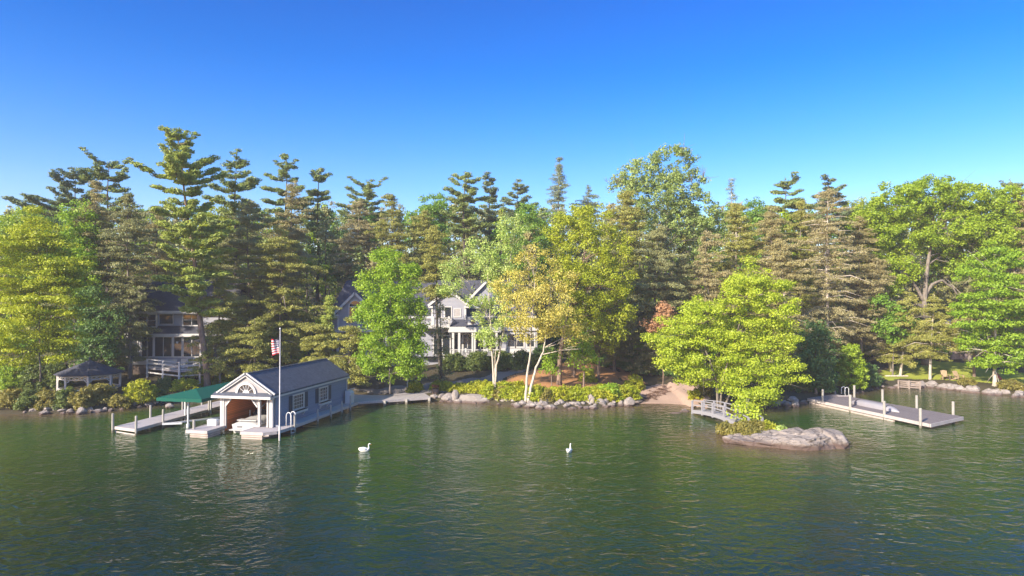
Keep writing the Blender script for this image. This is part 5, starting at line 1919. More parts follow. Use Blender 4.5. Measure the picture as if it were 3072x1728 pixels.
    for px in (1370, 1400, 1440, 1472):
        window(R, xx(px) - 0.6, xx(px) + 0.6, fl + 0.05, zz(1006), 2.0, 0.14, 2, 1)
    railing(R, [(c0 + .1, -1.42), (c1 - .1, -1.42)], fl, 0.95, 0.18, 'porch_railing')
    # stone-white stair side
    m = MB()
    for i in range(5):
        m.box(xx(1366), xx(1392), -1.6 - 0.34 * (i + 1), -1.603 - 0.34 * i, -1.2, fl - 0.2 - 0.19 * i)
    m.build('porch_step', m_plain('granite_step', (0.42, 0.41, 0.42), 0.8, 0.2, 0.2, 3), R)
    # right wing
    w0, w1 = xx(1500), xx(1612)
    MB().box(w0, w1, 0.4, 2.0, -1.0, zz(985)).build('wing_wall', HSID, R)
    MB().box(w0 - .1, w1 + .2, 0.1, 0.397, zz(992), zz(982)).build('wing_fascia', TRIM, R)
    for px in (1534, 1560, 1592):
        window(R, xx(px) - 0.5, xx(px) + 0.5, zz(1040), zz(1003), 0.4, 0.22, 1, 2)
    MB().box(w0, w1, 0.30, 0.395, zz(1062), zz(1046)).build('wing_panel', TRIM, R)
    m = MB()
    for i in range(6):
        m.box(xx(1520), xx(1540), 0.28 - 0.32 * (i + 1), 0.277 - 0.32 * i, -1.2, fl - 0.3 - 0.2 * i)
    m.build('wing_step', bpy.data.materials['granite_step'], R)
    m = MB()
    m.bar((xx(1542), 0.2, fl + 0.8), (xx(1575), -1.9, fl - 0.3), 0.07, 0.08)
    for (px, yy) in ((1542, 0.2), (1558, -0.9), (1574, -1.9)):
        m.bar((xx(px), yy, -0.8), (xx(px), yy, fl + 0.8 - (0.2 - yy) * 0.52), 0.08, 0.08)
    m.build('stair_rail', TRIM, R)
    # furniture on the porch
    WICK = m_plain('wicker_white', (0.55, 0.54, 0.53), 0.7, 0.2, 0.2, 9)
    for k, (px, lab) in enumerate(((1398, 'white wicker armchair at the left of the mansion porch'), (1466, 'white wicker armchair at the right of the mansion porch'))):
        c = thing('wicker_chair', lab, 'chair', (X0 + xx(px), Y - 0.4, Z0 + fl), 0, 'wicker chairs on the mansion porch')
        MB().box(-0.38, 0.38, -0.35, 0.35, 0.18, 0.46).build('seat', WICK, c)
        MB().box(-0.38, 0.38, 0.352, 0.46, 0.18, 1.05).build('backrest', WICK, c)
        for s in (-1, 1):
            MB().box(s * 0.44 - 0.055, s * 0.44 + 0.055, -0.35, 0.45, 0.18, 0.68).build('armrest', WICK, c)
        for (x, y) in ((-.36, -.3), (.36, -.3), (-.36, .4), (.36, .4)):
            MB().box(x - .03, x + .03, y - .03, y + .03, 0, 0.18).build('leg', WICK, c)


main_house()

# ------------------------------------------------------------------ rocks
def m_rock(name, c1, c2, lich, wet=True, s=1.0, cracks=False):
    t = NT(name)
    v = t.coord('Object')
    n1, n2, n3 = t.noise(0.9 * s, 6, 0.65, v), t.noise(5 * s, 5, 0.7, v), t.noise(2.2 * s, 3, 0.5, v)
    c = t.mix(n1, c1, c2)
    c = t.mix(t.math('MULTIPLY', t.math('SUBTRACT', n2, 0.5), 2.6, True), c, vary(c1, 0.45))
    c = t.mix(t.math('MULTIPLY', t.math('SUBTRACT', n3, 0.55), 3.5, True), c, lich)
    if cracks:
        vo = t.node('ShaderNodeTexVoronoi', Scale=0.55)
        vo.feature = 'DISTANCE_TO_EDGE'
        dv = t.n.new('ShaderNodeVectorMath')
        dv.operation = 'ADD'
        nz = t.node('ShaderNodeTexNoise', Scale=1.6, Detail=4)
        t.link(v, nz.inputs['Vector'])
        t.link(v, dv.inputs[0])
        t.link(nz.outputs['Color'], dv.inputs[1])
        t.link(dv.outputs[0], vo.inputs['Vector'])
        ck = t.math('SUBTRACT', 1.0, t.math('MULTIPLY', vo.outputs['Distance'], 22.0, True), True)
        c = t.mix(t.math('MULTIPLY', ck, 0.75), c, (0.05, 0.04, 0.038))
        pt = t.noise(6.5, 2, 0.5, v)
        c = t.mix(t.math('MULTIPLY', t.math('SUBTRACT', pt, 0.63), 9.0, True), c, (0.07, 0.06, 0.055))
    g = t.n.new('ShaderNodeNewGeometry')
    sx = t.n.new('ShaderNodeSeparateXYZ')
    t.link(g.outputs['Position'], sx.inputs[0])
    if wet:                                                    # a stained band just above the water line
        w = t.math('SUBTRACT', 1.0, t.math('MULTIPLY', t.math('SUBTRACT', t.math('ADD', sx.outputs[2], t.math('MULTIPLY', n2, 0.12)), 0.20 if not cracks else 0.34), 6.0 if not cracks else 4.5, True), True)
        c = t.mix(t.math('MULTIPLY', w, 0.75), c, (0.085, 0.05, 0.04))
    return t.principled(c, 0.85, t.bump(n2, 0.9, 0.06), 0.2)


ROCK = m_rock('granite', (0.20, 0.175, 0.16), (0.36, 0.32, 0.30), (0.44, 0.41, 0.38))
ROCKB = m_rock('granite_pink', (0.175, 0.148, 0.128), (0.34, 0.295, 0.26), (0.43, 0.38, 0.34), True, 0.8, True)


def rock_mesh(name, seed, sub=3, rough=0.35, mat=None, facets=11):
    bm = bmesh.new()
    bmesh.ops.create_icosphere(bm, subdivisions=sub, radius=1.0)
    off = Vector((seed * 7.3, seed * 3.1, seed * 1.7))
    for v in bm.verts:
        p = v.co.copy()
        d = 1 + rough * mnoise.noise(p * 0.9 + off) + rough * 0.5 * mnoise.noise(p * 2.3 + off)
        # facet: clamp against a few random planes
        q = p * d
        r = random.Random(seed)
        for _ in range(facets):
            nrm = Vector((r.uniform(-1, 1), r.uniform(-1, 1), r.uniform(-.4, 1))).normalized()
            k = q.dot(nrm) - r.uniform(0.62, 0.85)
            if k > 0:
                q -= nrm * k * 0.95
        v.co = q
    me = bpy.data.meshes.new(name)
    bm.to_mesh(me)
    bm.free()
    me.materials.append(mat or ROCK)
    return me


RMESH = [rock_mesh('rock', i, 3, 0.5, ROCK) for i in range(10)]


def rock(label, p, s, rz=0.0, group=None, k=0, name='rock', tilt=0.0, mesh=None):
    o = bpy.data.objects.new(name, mesh or RMESH[k % len(RMESH)])
    o.location = p
    o.scale = s
    o.rotation_euler = (tilt, tilt * 0.5, rz)
    COL.objects.link(o)
    return tag(o, label, 'rock', group)


def shore_rocks(label, group, px0, px1, n, seed, size=(0.25, 0.7), inland=1.3, out=-0.5):
    r = random.Random(seed)
    for i in range(n):
        px = px0 + (px1 - px0) * (i + r.random()) / n
        x = np.interp(px, [q[0] for q in SHORE_PX], _sp_x)
        y = float(shore_y(x)) + r.uniform(out, inland)
        s = r.uniform(*size) * (1.0 if r.random() < 0.75 else 1.35)
        z = max(0.02, gz(x, y)) + s * 0.12
        rock(label, (x, y, z), (s * r.uniform(0.9, 1.5), s * r.uniform(0.8, 1.1), s * r.uniform(0.5, 0.8)), r.uniform(0, 6.28), group, r.randrange(10), tilt=r.uniform(-.25, .25))


_sp_x = [p.x for p in _sp]
shore_rocks('grey rock of the rough stone bank in front of the golden shrub hedge', 'bank rocks below the golden shrubs', 1540, 1925, 56, 1, (0.2, 0.48))
shore_rocks('grey rock at the waterline between boardwalk end and white birch', 'rocks between boardwalk and birch', 1290, 1540, 22, 2, (0.2, 0.5))
shore_rocks('dark-stained rock at the waterline below the gazebo bushes', 'rocks below the gazebo bushes', 60, 420, 22, 3, (0.2, 0.42))
shore_rocks('rubble rock on the bank behind the long pier and canopy', 'rubble behind the long pier', 420, 640, 26, 4, (0.2, 0.45), 2.0)
shore_rocks('rock at the foot of the bushes between footbridge and right dock', 'rocks between bridge and right dock', 2260, 2420, 14, 5, (0.25, 0.55), 0.8)
shore_rocks('pale granite block of the shore wall below the garden chairs', 'shore wall blocks below the chairs', 2730, 3080, 40, 6, (0.35, 0.62), 1.0, -0.2)
shore_rocks('rock at the waterline left of the wooden steps', 'rocks left of the wooden steps', 2560, 2700, 10, 7, (0.2, 0.42), 0.6)
# larger named ones
q = at_z(1345, 1200, 0.15)
rock('rounded boulder at the end of the boardwalk', (q.x, q.y, 0.35), (1.1, 0.8, 0.75), 0.4, None, 1, 'boulder')
q = at_z(1425, 1204, 0.15)
rock('broad flat-topped granite slab below the golden hedge, right of the round boulder', (q.x, q.y + 0.3, 0.35), (2.1, 1.0, 0.72), 0.05, None, 2, 'boulder')
q = at_z(1390, 1195, 0.4)
rock('upright pale rock leaning on the left end of the flat slab', (q.x - 0.9, q.y + 0.2, 0.7), (0.55, 0.5, 0.8), 1.0, None, 3, 'boulder')
q = at_z(1635, 1212, 0.2)
rock('light grey block behind the white maple trunks', (q.x, q.y, 0.55), (0.95, 0.7, 0.62), 0.2, None, 4, 'boulder')
q = at_z(1770, 1208, 0.3)
rock('light angular boulder in the middle of the golden hedge bank', (q.x, q.y, 0.55), (0.85, 0.7, 0.85), 2.0, None, 5, 'boulder')
q = at_z(1885, 1212, 0.2)
rock('pale rock at the beach end of the hedge bank', (q.x, q.y, 0.4), (0.75, 0.6, 0.6), 1.2, None, 6, 'boulder')
q = at_z(258, 1236, 0.1)
rock('pale wedge-shaped rock at the waterline below the gazebo', (q.x, q.y - .6, 0.25), (0.55, 0.4, 0.55), 0.5, None, 3, 'boulder')
q = at_z(516, 1219, 0.1)
rock('pale rounded rock in the water behind the pier posts', (q.x, q.y - .6, 0.2), (0.6, 0.45, 0.42), 0.3, None, 1, 'boulder')
q = at_z(2052, 1233, 0.05)
rock('small flat pale rock in the water left of the footbridge', (q.x, q.y, 0.05), (0.55, 0.4, 0.28), 0.2, None, 0, 'boulder')
q = at_z(2036, 1239, 0.02)
rock('dark low rock awash beside the small flat one left of the footbridge', (q.x - .3, q.y, -0.02), (0.8, 0.4, 0.16), 0.1, None, 7, 'boulder')
q = at_z(2362, 1216, 0.1)
rock('pale rock under the leaning bush, left of its twin', (q.x, q.y, 0.2), (0.45, 0.4, 0.42), 0.2, None, 2, 'boulder')
q = at_z(2384, 1217, 0.1)
rock('pale upright rock under the leaning bush, right of its twin', (q.x, q.y, 0.2), (0.45, 0.4, 0.5), 1.2, None, 6, 'boulder')


# ------------------------------------------------------------------ rocky islet
def islet():
    bm = bmesh.new()
    bmesh.ops.create_icosphere(bm, subdivisions=6, radius=1.0)
    L, Rr = at_z(2185, 1322), at_z(2492, 1350)
    c = at_z(2345, 1330)
    for v in bm.verts:
        p = v.co.copy()
        n1 = mnoise.noise(p * 1.4 + Vector((3, 1, 2)))
        n2 = mnoise.noise(p * 3.7 + Vector((9, 4, 2)))
        n3 = mnoise.noise(p * 8.0)
        d = 1 + 0.17 * n1 + 0.09 * n2 + 0.035 * n3
        q = p * d
        u = q.x
        # low on the left, high on the right, blunt right end
        h = 0.55 + 0.62 * max(0, min(1, (u + 0.55) / 1.1))
        q.z = (abs(q.z) ** 0.55 if q.z > 0 else -abs(q.z)) * h
        w = 0.55 + 0.45 * max(0, min(1, (u + 1) / 1.2))
        v.co = Vector((q.x * 4.15, q.y * 2.5 * w - 0.55 * (u), q.z * 1.0))
        if v.co.z > 0.2:
            st = mnoise.noise(Vector((v.co.x * 0.5, v.co.y * 1.4, 4.2)))
            v.co.z += 0.24 * st + 0.06 * n3 + 0.09 * n2
            crack = abs(v.co.x * 0.35 + v.co.y * 0.8 - 0.1 + 0.3 * math.sin(v.co.x * 1.3))
            if crack < 0.16:
                v.co.z -= 0.22 * (1 - crack / 0.16)
    me = bpy.data.meshes.new('islet_rock')
    bm.to_mesh(me)
    bm.free()
    me.materials.append(ROCKB)
    o = bpy.data.objects.new('islet_rock', me)
    o.location = (c.x - 0.1, c.y, 0.02)
    COL.objects.link(o)
    tag(o, 'long low granite islet with a mossy top in the foreground water', 'rock')
    q = at_z(2512, 1346)
    me = rock_mesh('boulder', 31, 5, 0.30, ROCKB, 3)
    o = bpy.data.objects.new('boulder', me)
    o.location = (q.x - 0.2, q.y + 1.7, 0.1)
    o.scale = (1.35, 2.1, 1.22)
    o.rotation_euler = (0.0, 0.0, 0.35)
    COL.objects.link(o)
    tag(o, 'big split-off boulder at the right end of the granite islet', 'rock')


islet()
q = at_z(2245, 1303, 0.25)
shrub('ochre-green cushion of bushes on the granite islet', 0, 0, 0, 0, 'shrubolive', seed=1, leaf=0.20, base=(q.x, q.y + 0.6, 0.1), dim=(2.55, 1.25), dens=1.2)
q = at_z(2300, 1296, 0.3)
shrub('greener low bush at the right of the islet cushion', 0, 0, 0, 0, 'shrub', seed=2, leaf=0.20, base=(q.x, q.y + 0.4, 0.25), dim=(1.3, 0.95))
q = at_z(2345, 1286, 0.9)
shrub('tiny pale-leaved plant growing from the islet rock', 0, 0, 0, 0, 'palebirch', seed=3, leaf=0.22, base=(q.x, q.y, 0.65), dim=(0.45, 0.55), name='plant')
lobe_tree('sapling', 'spindly conifer sapling rising from the islet bushes', [(1878, 1010, 24, 22), (1870, 1040, 26, 18), (1895, 1035, 16, 10)], 58.5, 1879, 'lime', 'pale', [[(1879, 1098), (1879, 1060), (1878, 1000)]], 0.055, 0.24, 0.8, 0, 91)


# ------------------------------------------------------------------ arched footbridge
def bridge():
    A, B = at_z(2078, 1233, 0.3), at_z(2240, 1288, 0.3)
    L = (B - A).length + 0.4
    ang = math.atan2(B.y - A.y, B.x - A.x)
    R = thing('footbridge', 'small white arched wooden footbridge from the beach to the islet', 'bridge', (A.x, A.y, 0.25), ang)
    W = 1.25
    arch = lambda s: 0.36 * math.sin(math.pi * s)
    n = 12
    PAINT = m_plain('bridge_paint', (0.28, 0.275, 0.30), 0.6, 0.3, 0.08)
    m = MB()
    for i in range(n):
        s0, s1 = i / n, (i + 1) / n
        m.bar((L * s0, W / 2, arch(s0) + 0.12), (L * s1, W / 2, arch(s1) + 0.12), W, 0.07)
    m.build('deck', DECKY, R)
    for y, nm in ((-0.04, 'near'), (W + 0.04, 'far')):
        m = MB()
        for i in range(n):
            s0, s1 = i / n, (i + 1) / n
            m.bar((L * s0, y, arch(s0)), (L * s1, y, arch(s1)), 0.08, 0.34)
        m.build('stringer', PAINT, R)
        np_ = 6
        for i in range(np_):
            s = i / (np_ - 1)
            m = MB().box(L * s - 0.08, L * s + 0.08, y - 0.085, y + 0.085, arch(s) - 0.25 - (0.5 if i in (0, np_ - 1) else 0), arch(s) + 1.12)
            m.build('post', PAINT, R)
        m = MB()
        for i in range(n):
            s0, s1 = i / n, (i + 1) / n
            m.bar((L * s0, y, arch(s0) + 1.14), (L * s1, y, arch(s1) + 1.14), 0.13, 0.07)
            m.bar((L * s0, y, arch(s0) + 0.68), (L * s1, y, arch(s1) + 0.68), 0.05, 0.10)
        m.build('handrail', PAINT, R)


bridge()


# ------------------------------------------------------------------ right dock with canoe
def right_dock():
    z = 0.55
    A, B, C_, D_ = at_z(2424, 1194, z), at_z(2790, 1271, z), at_z(2888, 1249.5, z), at_z(2505, 1182, z)
    R = thing('dock', 'broad grey plank dock with tall posts at the right', 'dock', (A.x, A.y, 0))
    L = lambda p: (p.x - A.x, p.y - A.y)
    a, b, c, d = map(L, (A, B, C_, D_))
    rz = math.atan2(b[1], b[0])
    MB().slab([a, b, c, d], z, 0.12).build('deck', m_dockboards(rz), R)
    m = MB()
    for (p, q) in ((a, b), (b, c), (c, d)):
        P, Q = Vector((*p, z - 0.17)), Vector((*q, z - 0.17))
        dn = (Q - P).normalized()
        off = Vector((dn.y, -dn.x, 0)) * 0.045
        m.bar(P + off, Q + off, 0.08, 0.30)
    m.build('fascia', FASCIA, R)
    m = MB()
    P, Q = Vector((*a, 0.06)), Vector((*b, 0.06))
    m.bar(P + (Q - P) * .02, P + (Q - P) * 0.75, 0.22, 0.2)
    m.build('float_log', CRIB, R)
    near = [(2469, 1202), (2551, 1220), (2653, 1241), (2761, 1265)]
    far = [(2505, 1176), (2563, 1188), (2648, 1202), (2751, 1222), (2861, 1243)]
    for (px, py) in near:
        p = L(at_z(px, py, z))
        post(None, p[0] - 0.12, p[1] - 0.22, -1.6, z + 1.28, 0.125, R)
    for (px, py) in far:
        p = L(at_z(px, py, z))
        post(None, p[0] + 0.15, p[1] + 0.28, -1.6, z + 1.2, 0.125, R)
    MB().box(*([L(at_z(2532, 1188, z))[0] - .8, L(at_z(2532, 1188, z))[0] + .8]), L(at_z(2532, 1188, z))[1] - .3, L(at_z(2532, 1188, z))[1] + .1, z + 0.004, z + 0.06).build('ladder_plate', FASCIA, R)
    q = at_z(2541, 1182, z)
    ladder('white hooped swim ladder at the far side of the right dock', (q.x, q.y, z + 0.01), rz + math.pi, 0.8)
    # canoe upside down
    p, q = at_z(2552, 1203, z + 0.2), at_z(2697, 1232, z + 0.2)
    c = (p + q) / 2
    Lc = (q - p).length * 1.02
    an = math.atan2(q.y - p.y, q.x - p.x)
    T = thing('canoe', 'grey canoe lying upside down under dark straps on the right dock', 'canoe', (c.x, c.y, z + 0.006), an)
    n, kk = 22, 11
    V, F = [], []
    for i in range(n + 1):
        s = i / n * 2 - 1
        w = 0.62 * max(0.0, 1 - abs(s) ** 3.0) ** 0.75 + 0.02
        h = 0.50 * (1 - abs(s) ** 4) + 0.06
        for k in range(kk):
            a_ = math.pi * k / (kk - 1)
            V.append((s * Lc / 2, math.cos(a_) * w, 0.02 + abs(math.sin(a_)) ** 0.65 * h))
    for i in range(n):
        for k in range(kk - 1):
            F.append((i * kk + k, i * kk + k + 1, (i + 1) * kk + k + 1, (i + 1) * kk + k))
    m = MB().add([tuple(v) for v in V], [f[::-1] for f in F])
    m.build('hull', m_plain('canoe_grey', (0.28, 0.27, 0.295), 0.45, 0.4, 0.08), T, True)
    for s in (-0.62, 0.60):
        m = MB()
        pts = []
        w = 0.62 * max(0.0, 1 - abs(s) ** 3.0) ** 0.75 + 0.05
        h = 0.50 * (1 - abs(s) ** 4) + 0.08
        for k in range(kk):
            a_ = math.pi * k / (kk - 1)
            pts.append((s * Lc / 2, math.cos(a_) * w, 0.0 + abs(math.sin(a_)) ** 0.65 * h + 0.02))
        for u, v in zip(pts[:-1], pts[1:]):
            m.bar(u, v, 0.16, 0.03, (1, 0, 0)) if False else m.add([(u[0] - .1, u[1], u[2]), (u[0] + .1, u[1], u[2]), (v[0] + .1, v[1], v[2]), (v[0] - .1, v[1], v[2])], [(0, 1, 2, 3)])
        m.build('strap', m_plain('strap_dark', (0.05, 0.045, 0.06), 0.8), T)


def m_dockboards(rz):
    t = NT('dock_boards_right')
    v = t.coord('Object', (1, 1, 1), (0, 0, -rz))
    s = t.n.new('ShaderNodeSeparateXYZ')
    t.link(v, s.inputs[0])
    q = t.math('DIVIDE', s.outputs[1], 0.16)
    fr = t.math('FRACT', q)
    w = t.n.new('ShaderNodeTexWhiteNoise')
    w.noise_dimensions = '1D'
    t.link(t.math('FLOOR', q), w.inputs['W'])
    n = t.noise(0.7, 5, 0.6, v)
    c = t.mix(w.outputs['Value'], (0.19, 0.165, 0.165), (0.25, 0.215, 0.21))
    c = t.mix(t.math('MULTIPLY', n, 0.4), c, (0.14, 0.115, 0.11))
    c = t.mix(t.math('LESS_THAN', fr, 0.12), c, (0.09, 0.08, 0.085))
    return t.principled(c, 0.85, t.bump(fr, 0.4, 0.02), 0.2)


right_dock()


# ------------------------------------------------------------------ swans
def swan(label, base, rz):
    R = thing('swan', label, 'swan', base, rz, 'swans on the lake')
    R.scale = (0.84, 0.84, 0.84)
    FEA = m_plain('swan_feathers', (0.74, 0.74, 0.72), 0.8, 0.1, 0.05)
    m = MB()
    pts = [(-0.56, 0, 0.17), (-0.48, 0, 0.15), (-0.36, 0, 0.11), (-0.18, 0, 0.09), (0.02, 0, 0.09), (0.20, 0, 0.11), (0.31, 0, 0.17), (0.37, 0, 0.26), (0.38, 0, 0.36),
           (0.355, 0, 0.46), (0.35, 0, 0.55), (0.385, 0, 0.635), (0.445, 0, 0.665), (0.51, 0, 0.64), (0.55, 0, 0.61)]
    rr = [0.02, 0.08, 0.15, 0.20, 0.215, 0.19, 0.13, 0.085, 0.062, 0.052, 0.048, 0.05, 0.056, 0.045, 0.02]
    m.tube(pts, rr, 12)
    m.build('body', FEA, R, True)
    for s in (-1, 1):
        m = MB()
        m.tube([(-0.55, s * 0.05, 0.27), (-0.40, s * 0.12, 0.25), (-0.15, s * 0.16, 0.22), (0.08, s * 0.155, 0.20), (0.2, s * 0.12, 0.17)], [0.02, 0.075, 0.125, 0.115, 0.03], 8)
        m.build('wing', FEA, R, True)
    m = MB().tube([(0.545, 0, 0.615), (0.60, 0, 0.585), (0.645, 0, 0.565)], [0.026, 0.02, 0.006], 6)
    m.build('beak', m_plain('beak_orange', (0.6, 0.2, 0.03), 0.5), R)
    for s in (-1, 1):
        MB().tube([(0.49, s * 0.038, 0.655), (0.498, s * 0.048, 0.655)], [0.010, 0.006], 6).build('eye', DARK, R)


q = at_z(1094, 1353)
swan('white swan swimming to the right, nearer the boathouse', (q.x, q.y, 0), rad(8))
q = at_z(1708, 1356)
swan('white swan seen from behind in the open water mid-lake', (q.x, q.y, 0), rad(70))


# ------------------------------------------------------------------ right lawn: chairs, steps, cabin, wall
WOODL = m_plain('chair_cedar', (0.36, 0.27, 0.17), 0.7, 0.2, 0.15, 6)


def adirondack(label, base, rz):
    R = thing('adirondack_chair', label, 'chair', base, rz, 'wooden garden chairs on the lawn')
    R.scale = (1.2, 1.2, 1.2)
    m = MB()
    for i in range(5):
        x = -0.24 + 0.12 * i
        m.bar((x, -0.32, 0.38), (x, 0.18, 0.24), 0.105, 0.03)
    m.build('seat', WOODL, R)
    m = MB()
    for i in range(5):
        x = -0.24 + 0.12 * i
        h = 1.02 - 0.5 * abs(x) ** 1.5
        m.bar((x * 0.85, 0.17, 0.25), (x * 1.1, 0.52, h), 0.105, 0.03, (0, 1, 0))
    m.build('backrest', WOODL, R)
    for s in (-1, 1):
        MB().box(s * 0.38 - 0.08, s * 0.38 + 0.08, -0.38, 0.36, 0.55, 0.585).build('armrest', WOODL, R)
        MB().box(s * 0.34 - 0.03, s * 0.34 + 0.03, -0.36, -0.24, 0, 0.548).build('leg', WOODL, R)
        MB().bar((s * 0.31, -0.3, 0.34), (s * 0.31, 0.62, 0.03), 0.04, 0.12).build('side_rail', WOODL, R)


p = land_poly([(2836, 1141)])[0]
adirondack('tan slatted garden chair on the right lawn, the one nearer the wooden steps', (p[0], p[1], gz(*p) + 0.03), rad(-15))
p2 = land_poly([(2876, 1143)])[0]
adirondack('tan slatted garden chair on the right lawn, the one nearer the beech', (p2[0], p2[1], gz(*p2) + 0.03), rad(12))
p = land_poly([(2854, 1141)])[0]
R = thing('side_table', 'low dark table between the two tan garden chairs', 'table', (p[0], p[1] + .2, gz(*p) + 0.02))
MB().box(-0.35, 0.35, -0.3, 0.3, 0.42, 0.47).build('top', BARK_DARK, R)
for (x, y) in ((-.3, -.25), (.3, -.25), (-.3, .25), (.3, .25)):
    MB().box(x - .04, x + .04, y - .04, y + .04, -0.05, 0.418).build('leg', BARK_DARK, R)
p = land_poly([(3012, 1150)])[0]
R = thing('lounge_chair', 'red canvas lounge chair behind the beech trunk', 'chair', (p[0], p[1], gz(*p) + 0.02), rad(35))
REDC = m_plain('canvas_red', (0.42, 0.09, 0.05), 0.8, 0.1, 0.1)
MB().bar((0, -0.7, 0.35), (0, 0.3, 0.35), 0.75, 0.08).build('seat', REDC, R)
MB().bar((0, 0.3, 0.38), (0, 0.85, 1.15), 0.75, 0.08, (0, 1, 0)).build('backrest', REDC, R)
for (x, y) in ((-.33, -.6), (.33, -.6), (-.33, .3), (.33, .3)):
    MB().box(x - .03, x + .03, y - .03, y + .03, 0, 0.34).build('leg', METAL, R)

STEPW = m_plain('weathered_steps', (0.27, 0.22, 0.19), 0.85, 0.1, 0.3, 3)
# slatted water steps
q0, q1 = at_z(2694, 1162, 0.1), at_z(2759, 1166, 0.1)
R = thing('water_steps', 'weathered slatted wooden steps set in the bank at the water', 'steps', (q0.x, q0.y - .1, 0), math.atan2(q1.y - q0.y, q1.x - q0.x))
W_ = (q1 - q0).length
for i in range(4):
    MB().box(0.05, W_ - 0.05, 0.16 * i, 0.16 * i + 0.12, 0.12 + 0.24 * i, 0.27 + 0.24 * i).build('slat', STEPW, R)
for x in (0, W_ / 2, W_):
    MB().box(x - 0.09, x + 0.09, -0.12, -0.003, -0.4, 1.08).bar((x, -0.0, 1.0), (x, 0.75, 1.0), 0.12, 0.1).build('upright', STEPW, R)

# log on the bank
q = land_poly([(2690, 1131)])[0]
R = MB().tube([(-1.6, 0, 0.12), (0, 0.1, 0.13), (1.6, 0.0, 0.12)], [0.13, 0.12, 0.10], 8).build('log', BARK_PALE)
R.location = (q[0], q[1], gz(*q))
tag(R, 'pale fallen log lying on the lawn edge above the wooden steps', 'log')

# dark red cabin with a stone chimney wall
p = land_poly([(2965, 1108)])[0]
Yc = 101.0
xc = lambda px: at_y(px, 1000, Yc).x
zc = gz(xc(2960), Yc)
R = thing('cabin', 'dark red-brown cabin half hidden in the trees at the right', 'cabin', (xc(2890), Yc, zc))
REDB = m_boards('cabin_boards', (0.13, 0.05, 0.04), 'x', 0.2, 0.8, 0.5, 0.15, 0.3)
Wc = xc(3090) - xc(2890)
MB().box(0, Wc, 0, 6, -0.5, 3.4).build('wall', REDB, R)
m = MB()
m.add([(-0.6, -0.9, 3.1), (Wc + .6, -0.9, 3.1), (Wc + .6, 3.2, 5.4), (-0.6, 3.2, 5.4), (Wc + .6, 7, 3.1), (-0.6, 7, 3.1)], [(0, 1, 2, 3), (3, 2, 4, 5), (1, 4, 2), (0, 3, 5)])
m.build('roof', SHINGLE, R)
for x in (1.2, 4.2, 7.2):
    if x < Wc - 1:
        window(R, x, x + 1.2, 1.0, 2.3, 0.0, 0.1, 2, 1)
MB().box(Wc * 0.36, Wc * 0.36 + 0.9, -0.06, -0.003, -0.1, 2.2).build('door', DARK, R)
MB().box(0.0, 1.4, -1.4, -0.02, -0.3, 0.35).build('step', ROCK, R)
STONEW = m_rock('fieldstone', (0.22, 0.17, 0.16), (0.42, 0.33, 0.30), (0.30, 0.25, 0.23), False, 1.6)
p0 = xc(2835)
R = thing('stone_wall', 'low fieldstone wall beside the dark red cabin', 'wall', (p0, Yc - 1.5, gz(p0, Yc - 1.5)))
r = random.Random(4)
m = MB()
xw = 0
while xw < 3.6:
    for j in range(4):
        w = r.uniform(0.4, 0.75)
        m.box(xw + r.uniform(0, .06), xw + w, r.uniform(0, .1), 0.6 + r.uniform(0, .1), 0.42 * j - 0.3, 0.42 * j + 0.10 + r.uniform(-.03, 0.0))
    xw += 0.62
m.build('stones', STONEW, R)
MB().box(-0.05, 3.7, 0.12, 0.55, -0.4, 1.45).build('core', STONEW, R)

# planter, lamp posts
q = land_poly([(1306, 1182)])[0]
R = thing('planter', 'wooden barrel planter with red flowers at the end of the boardwalk', 'planter', (q[0], q[1], gz(*q)))
MB().tube([(0, 0, 0), (0, 0, 0.3), (0, 0, 0.62)], [0.36, 0.44, 0.40], 14).build('barrel', m_boards('barrel', (0.20, 0.14, 0.11), 'x', 0.1), R)
rng = np.random.default_rng(3)
C = (rng.random((14, 3)) - 0.5) * np.array([.7, .7, .4]) + np.array([0, 0, .85])
qd, tn = leaf_quads(rng, C, np.full((14, 3), 0.16), 24, 0.15)
o = bpy.data.objects.new('flowers', quads_mesh('flowers', qd, tn, m_leaf('petal_red', (0.15, 0.2, 0.03), (0.55, 0.12, 0.10))))
COL.objects.link(o)
o.parent = R
for (px, py, lab) in ((1332, 1112, 'white lamp post in front of the mansion hedge'), (1222, 1180, 'white lantern post behind the boardwalk bush')):
    q = land_poly([(px, py)])[0]
    R = thing('lamp_post', lab, 'lamp post', (q[0], q[1], gz(*q)))
    MB().tube([(0, 0, -0.1), (0, 0, 1.4)], 0.06, 8).build('pole', METAL, R)
    MB().tube([(0, 0, 1.4), (0, 0, 1.5), (0, 0, 1.85), (0, 0, 2.05)], [0.1, 0.14, 0.20, 0.03], 6).build('lantern', WHITE, R)


# ------------------------------------------------------------------ shrubs
def hedge(specs, label, group, name='shrub'):
    for i, (cx, cy, w, h, col) in enumerate(specs):
        q = land_poly([(cx * K, cy * K)])[0]
        s = K / F_PX * q[1]
        shrub(label, 0, 0, 0, 0, col, seed=200 + i * 7 + int(cx), leaf=0.22, base=(q[0], q[1] + w * s * 0.25, gz(q[0], q[1] + w * s * 0.25) - 0.05), dim=(w * s / 2, h * s), group=group, name=name)


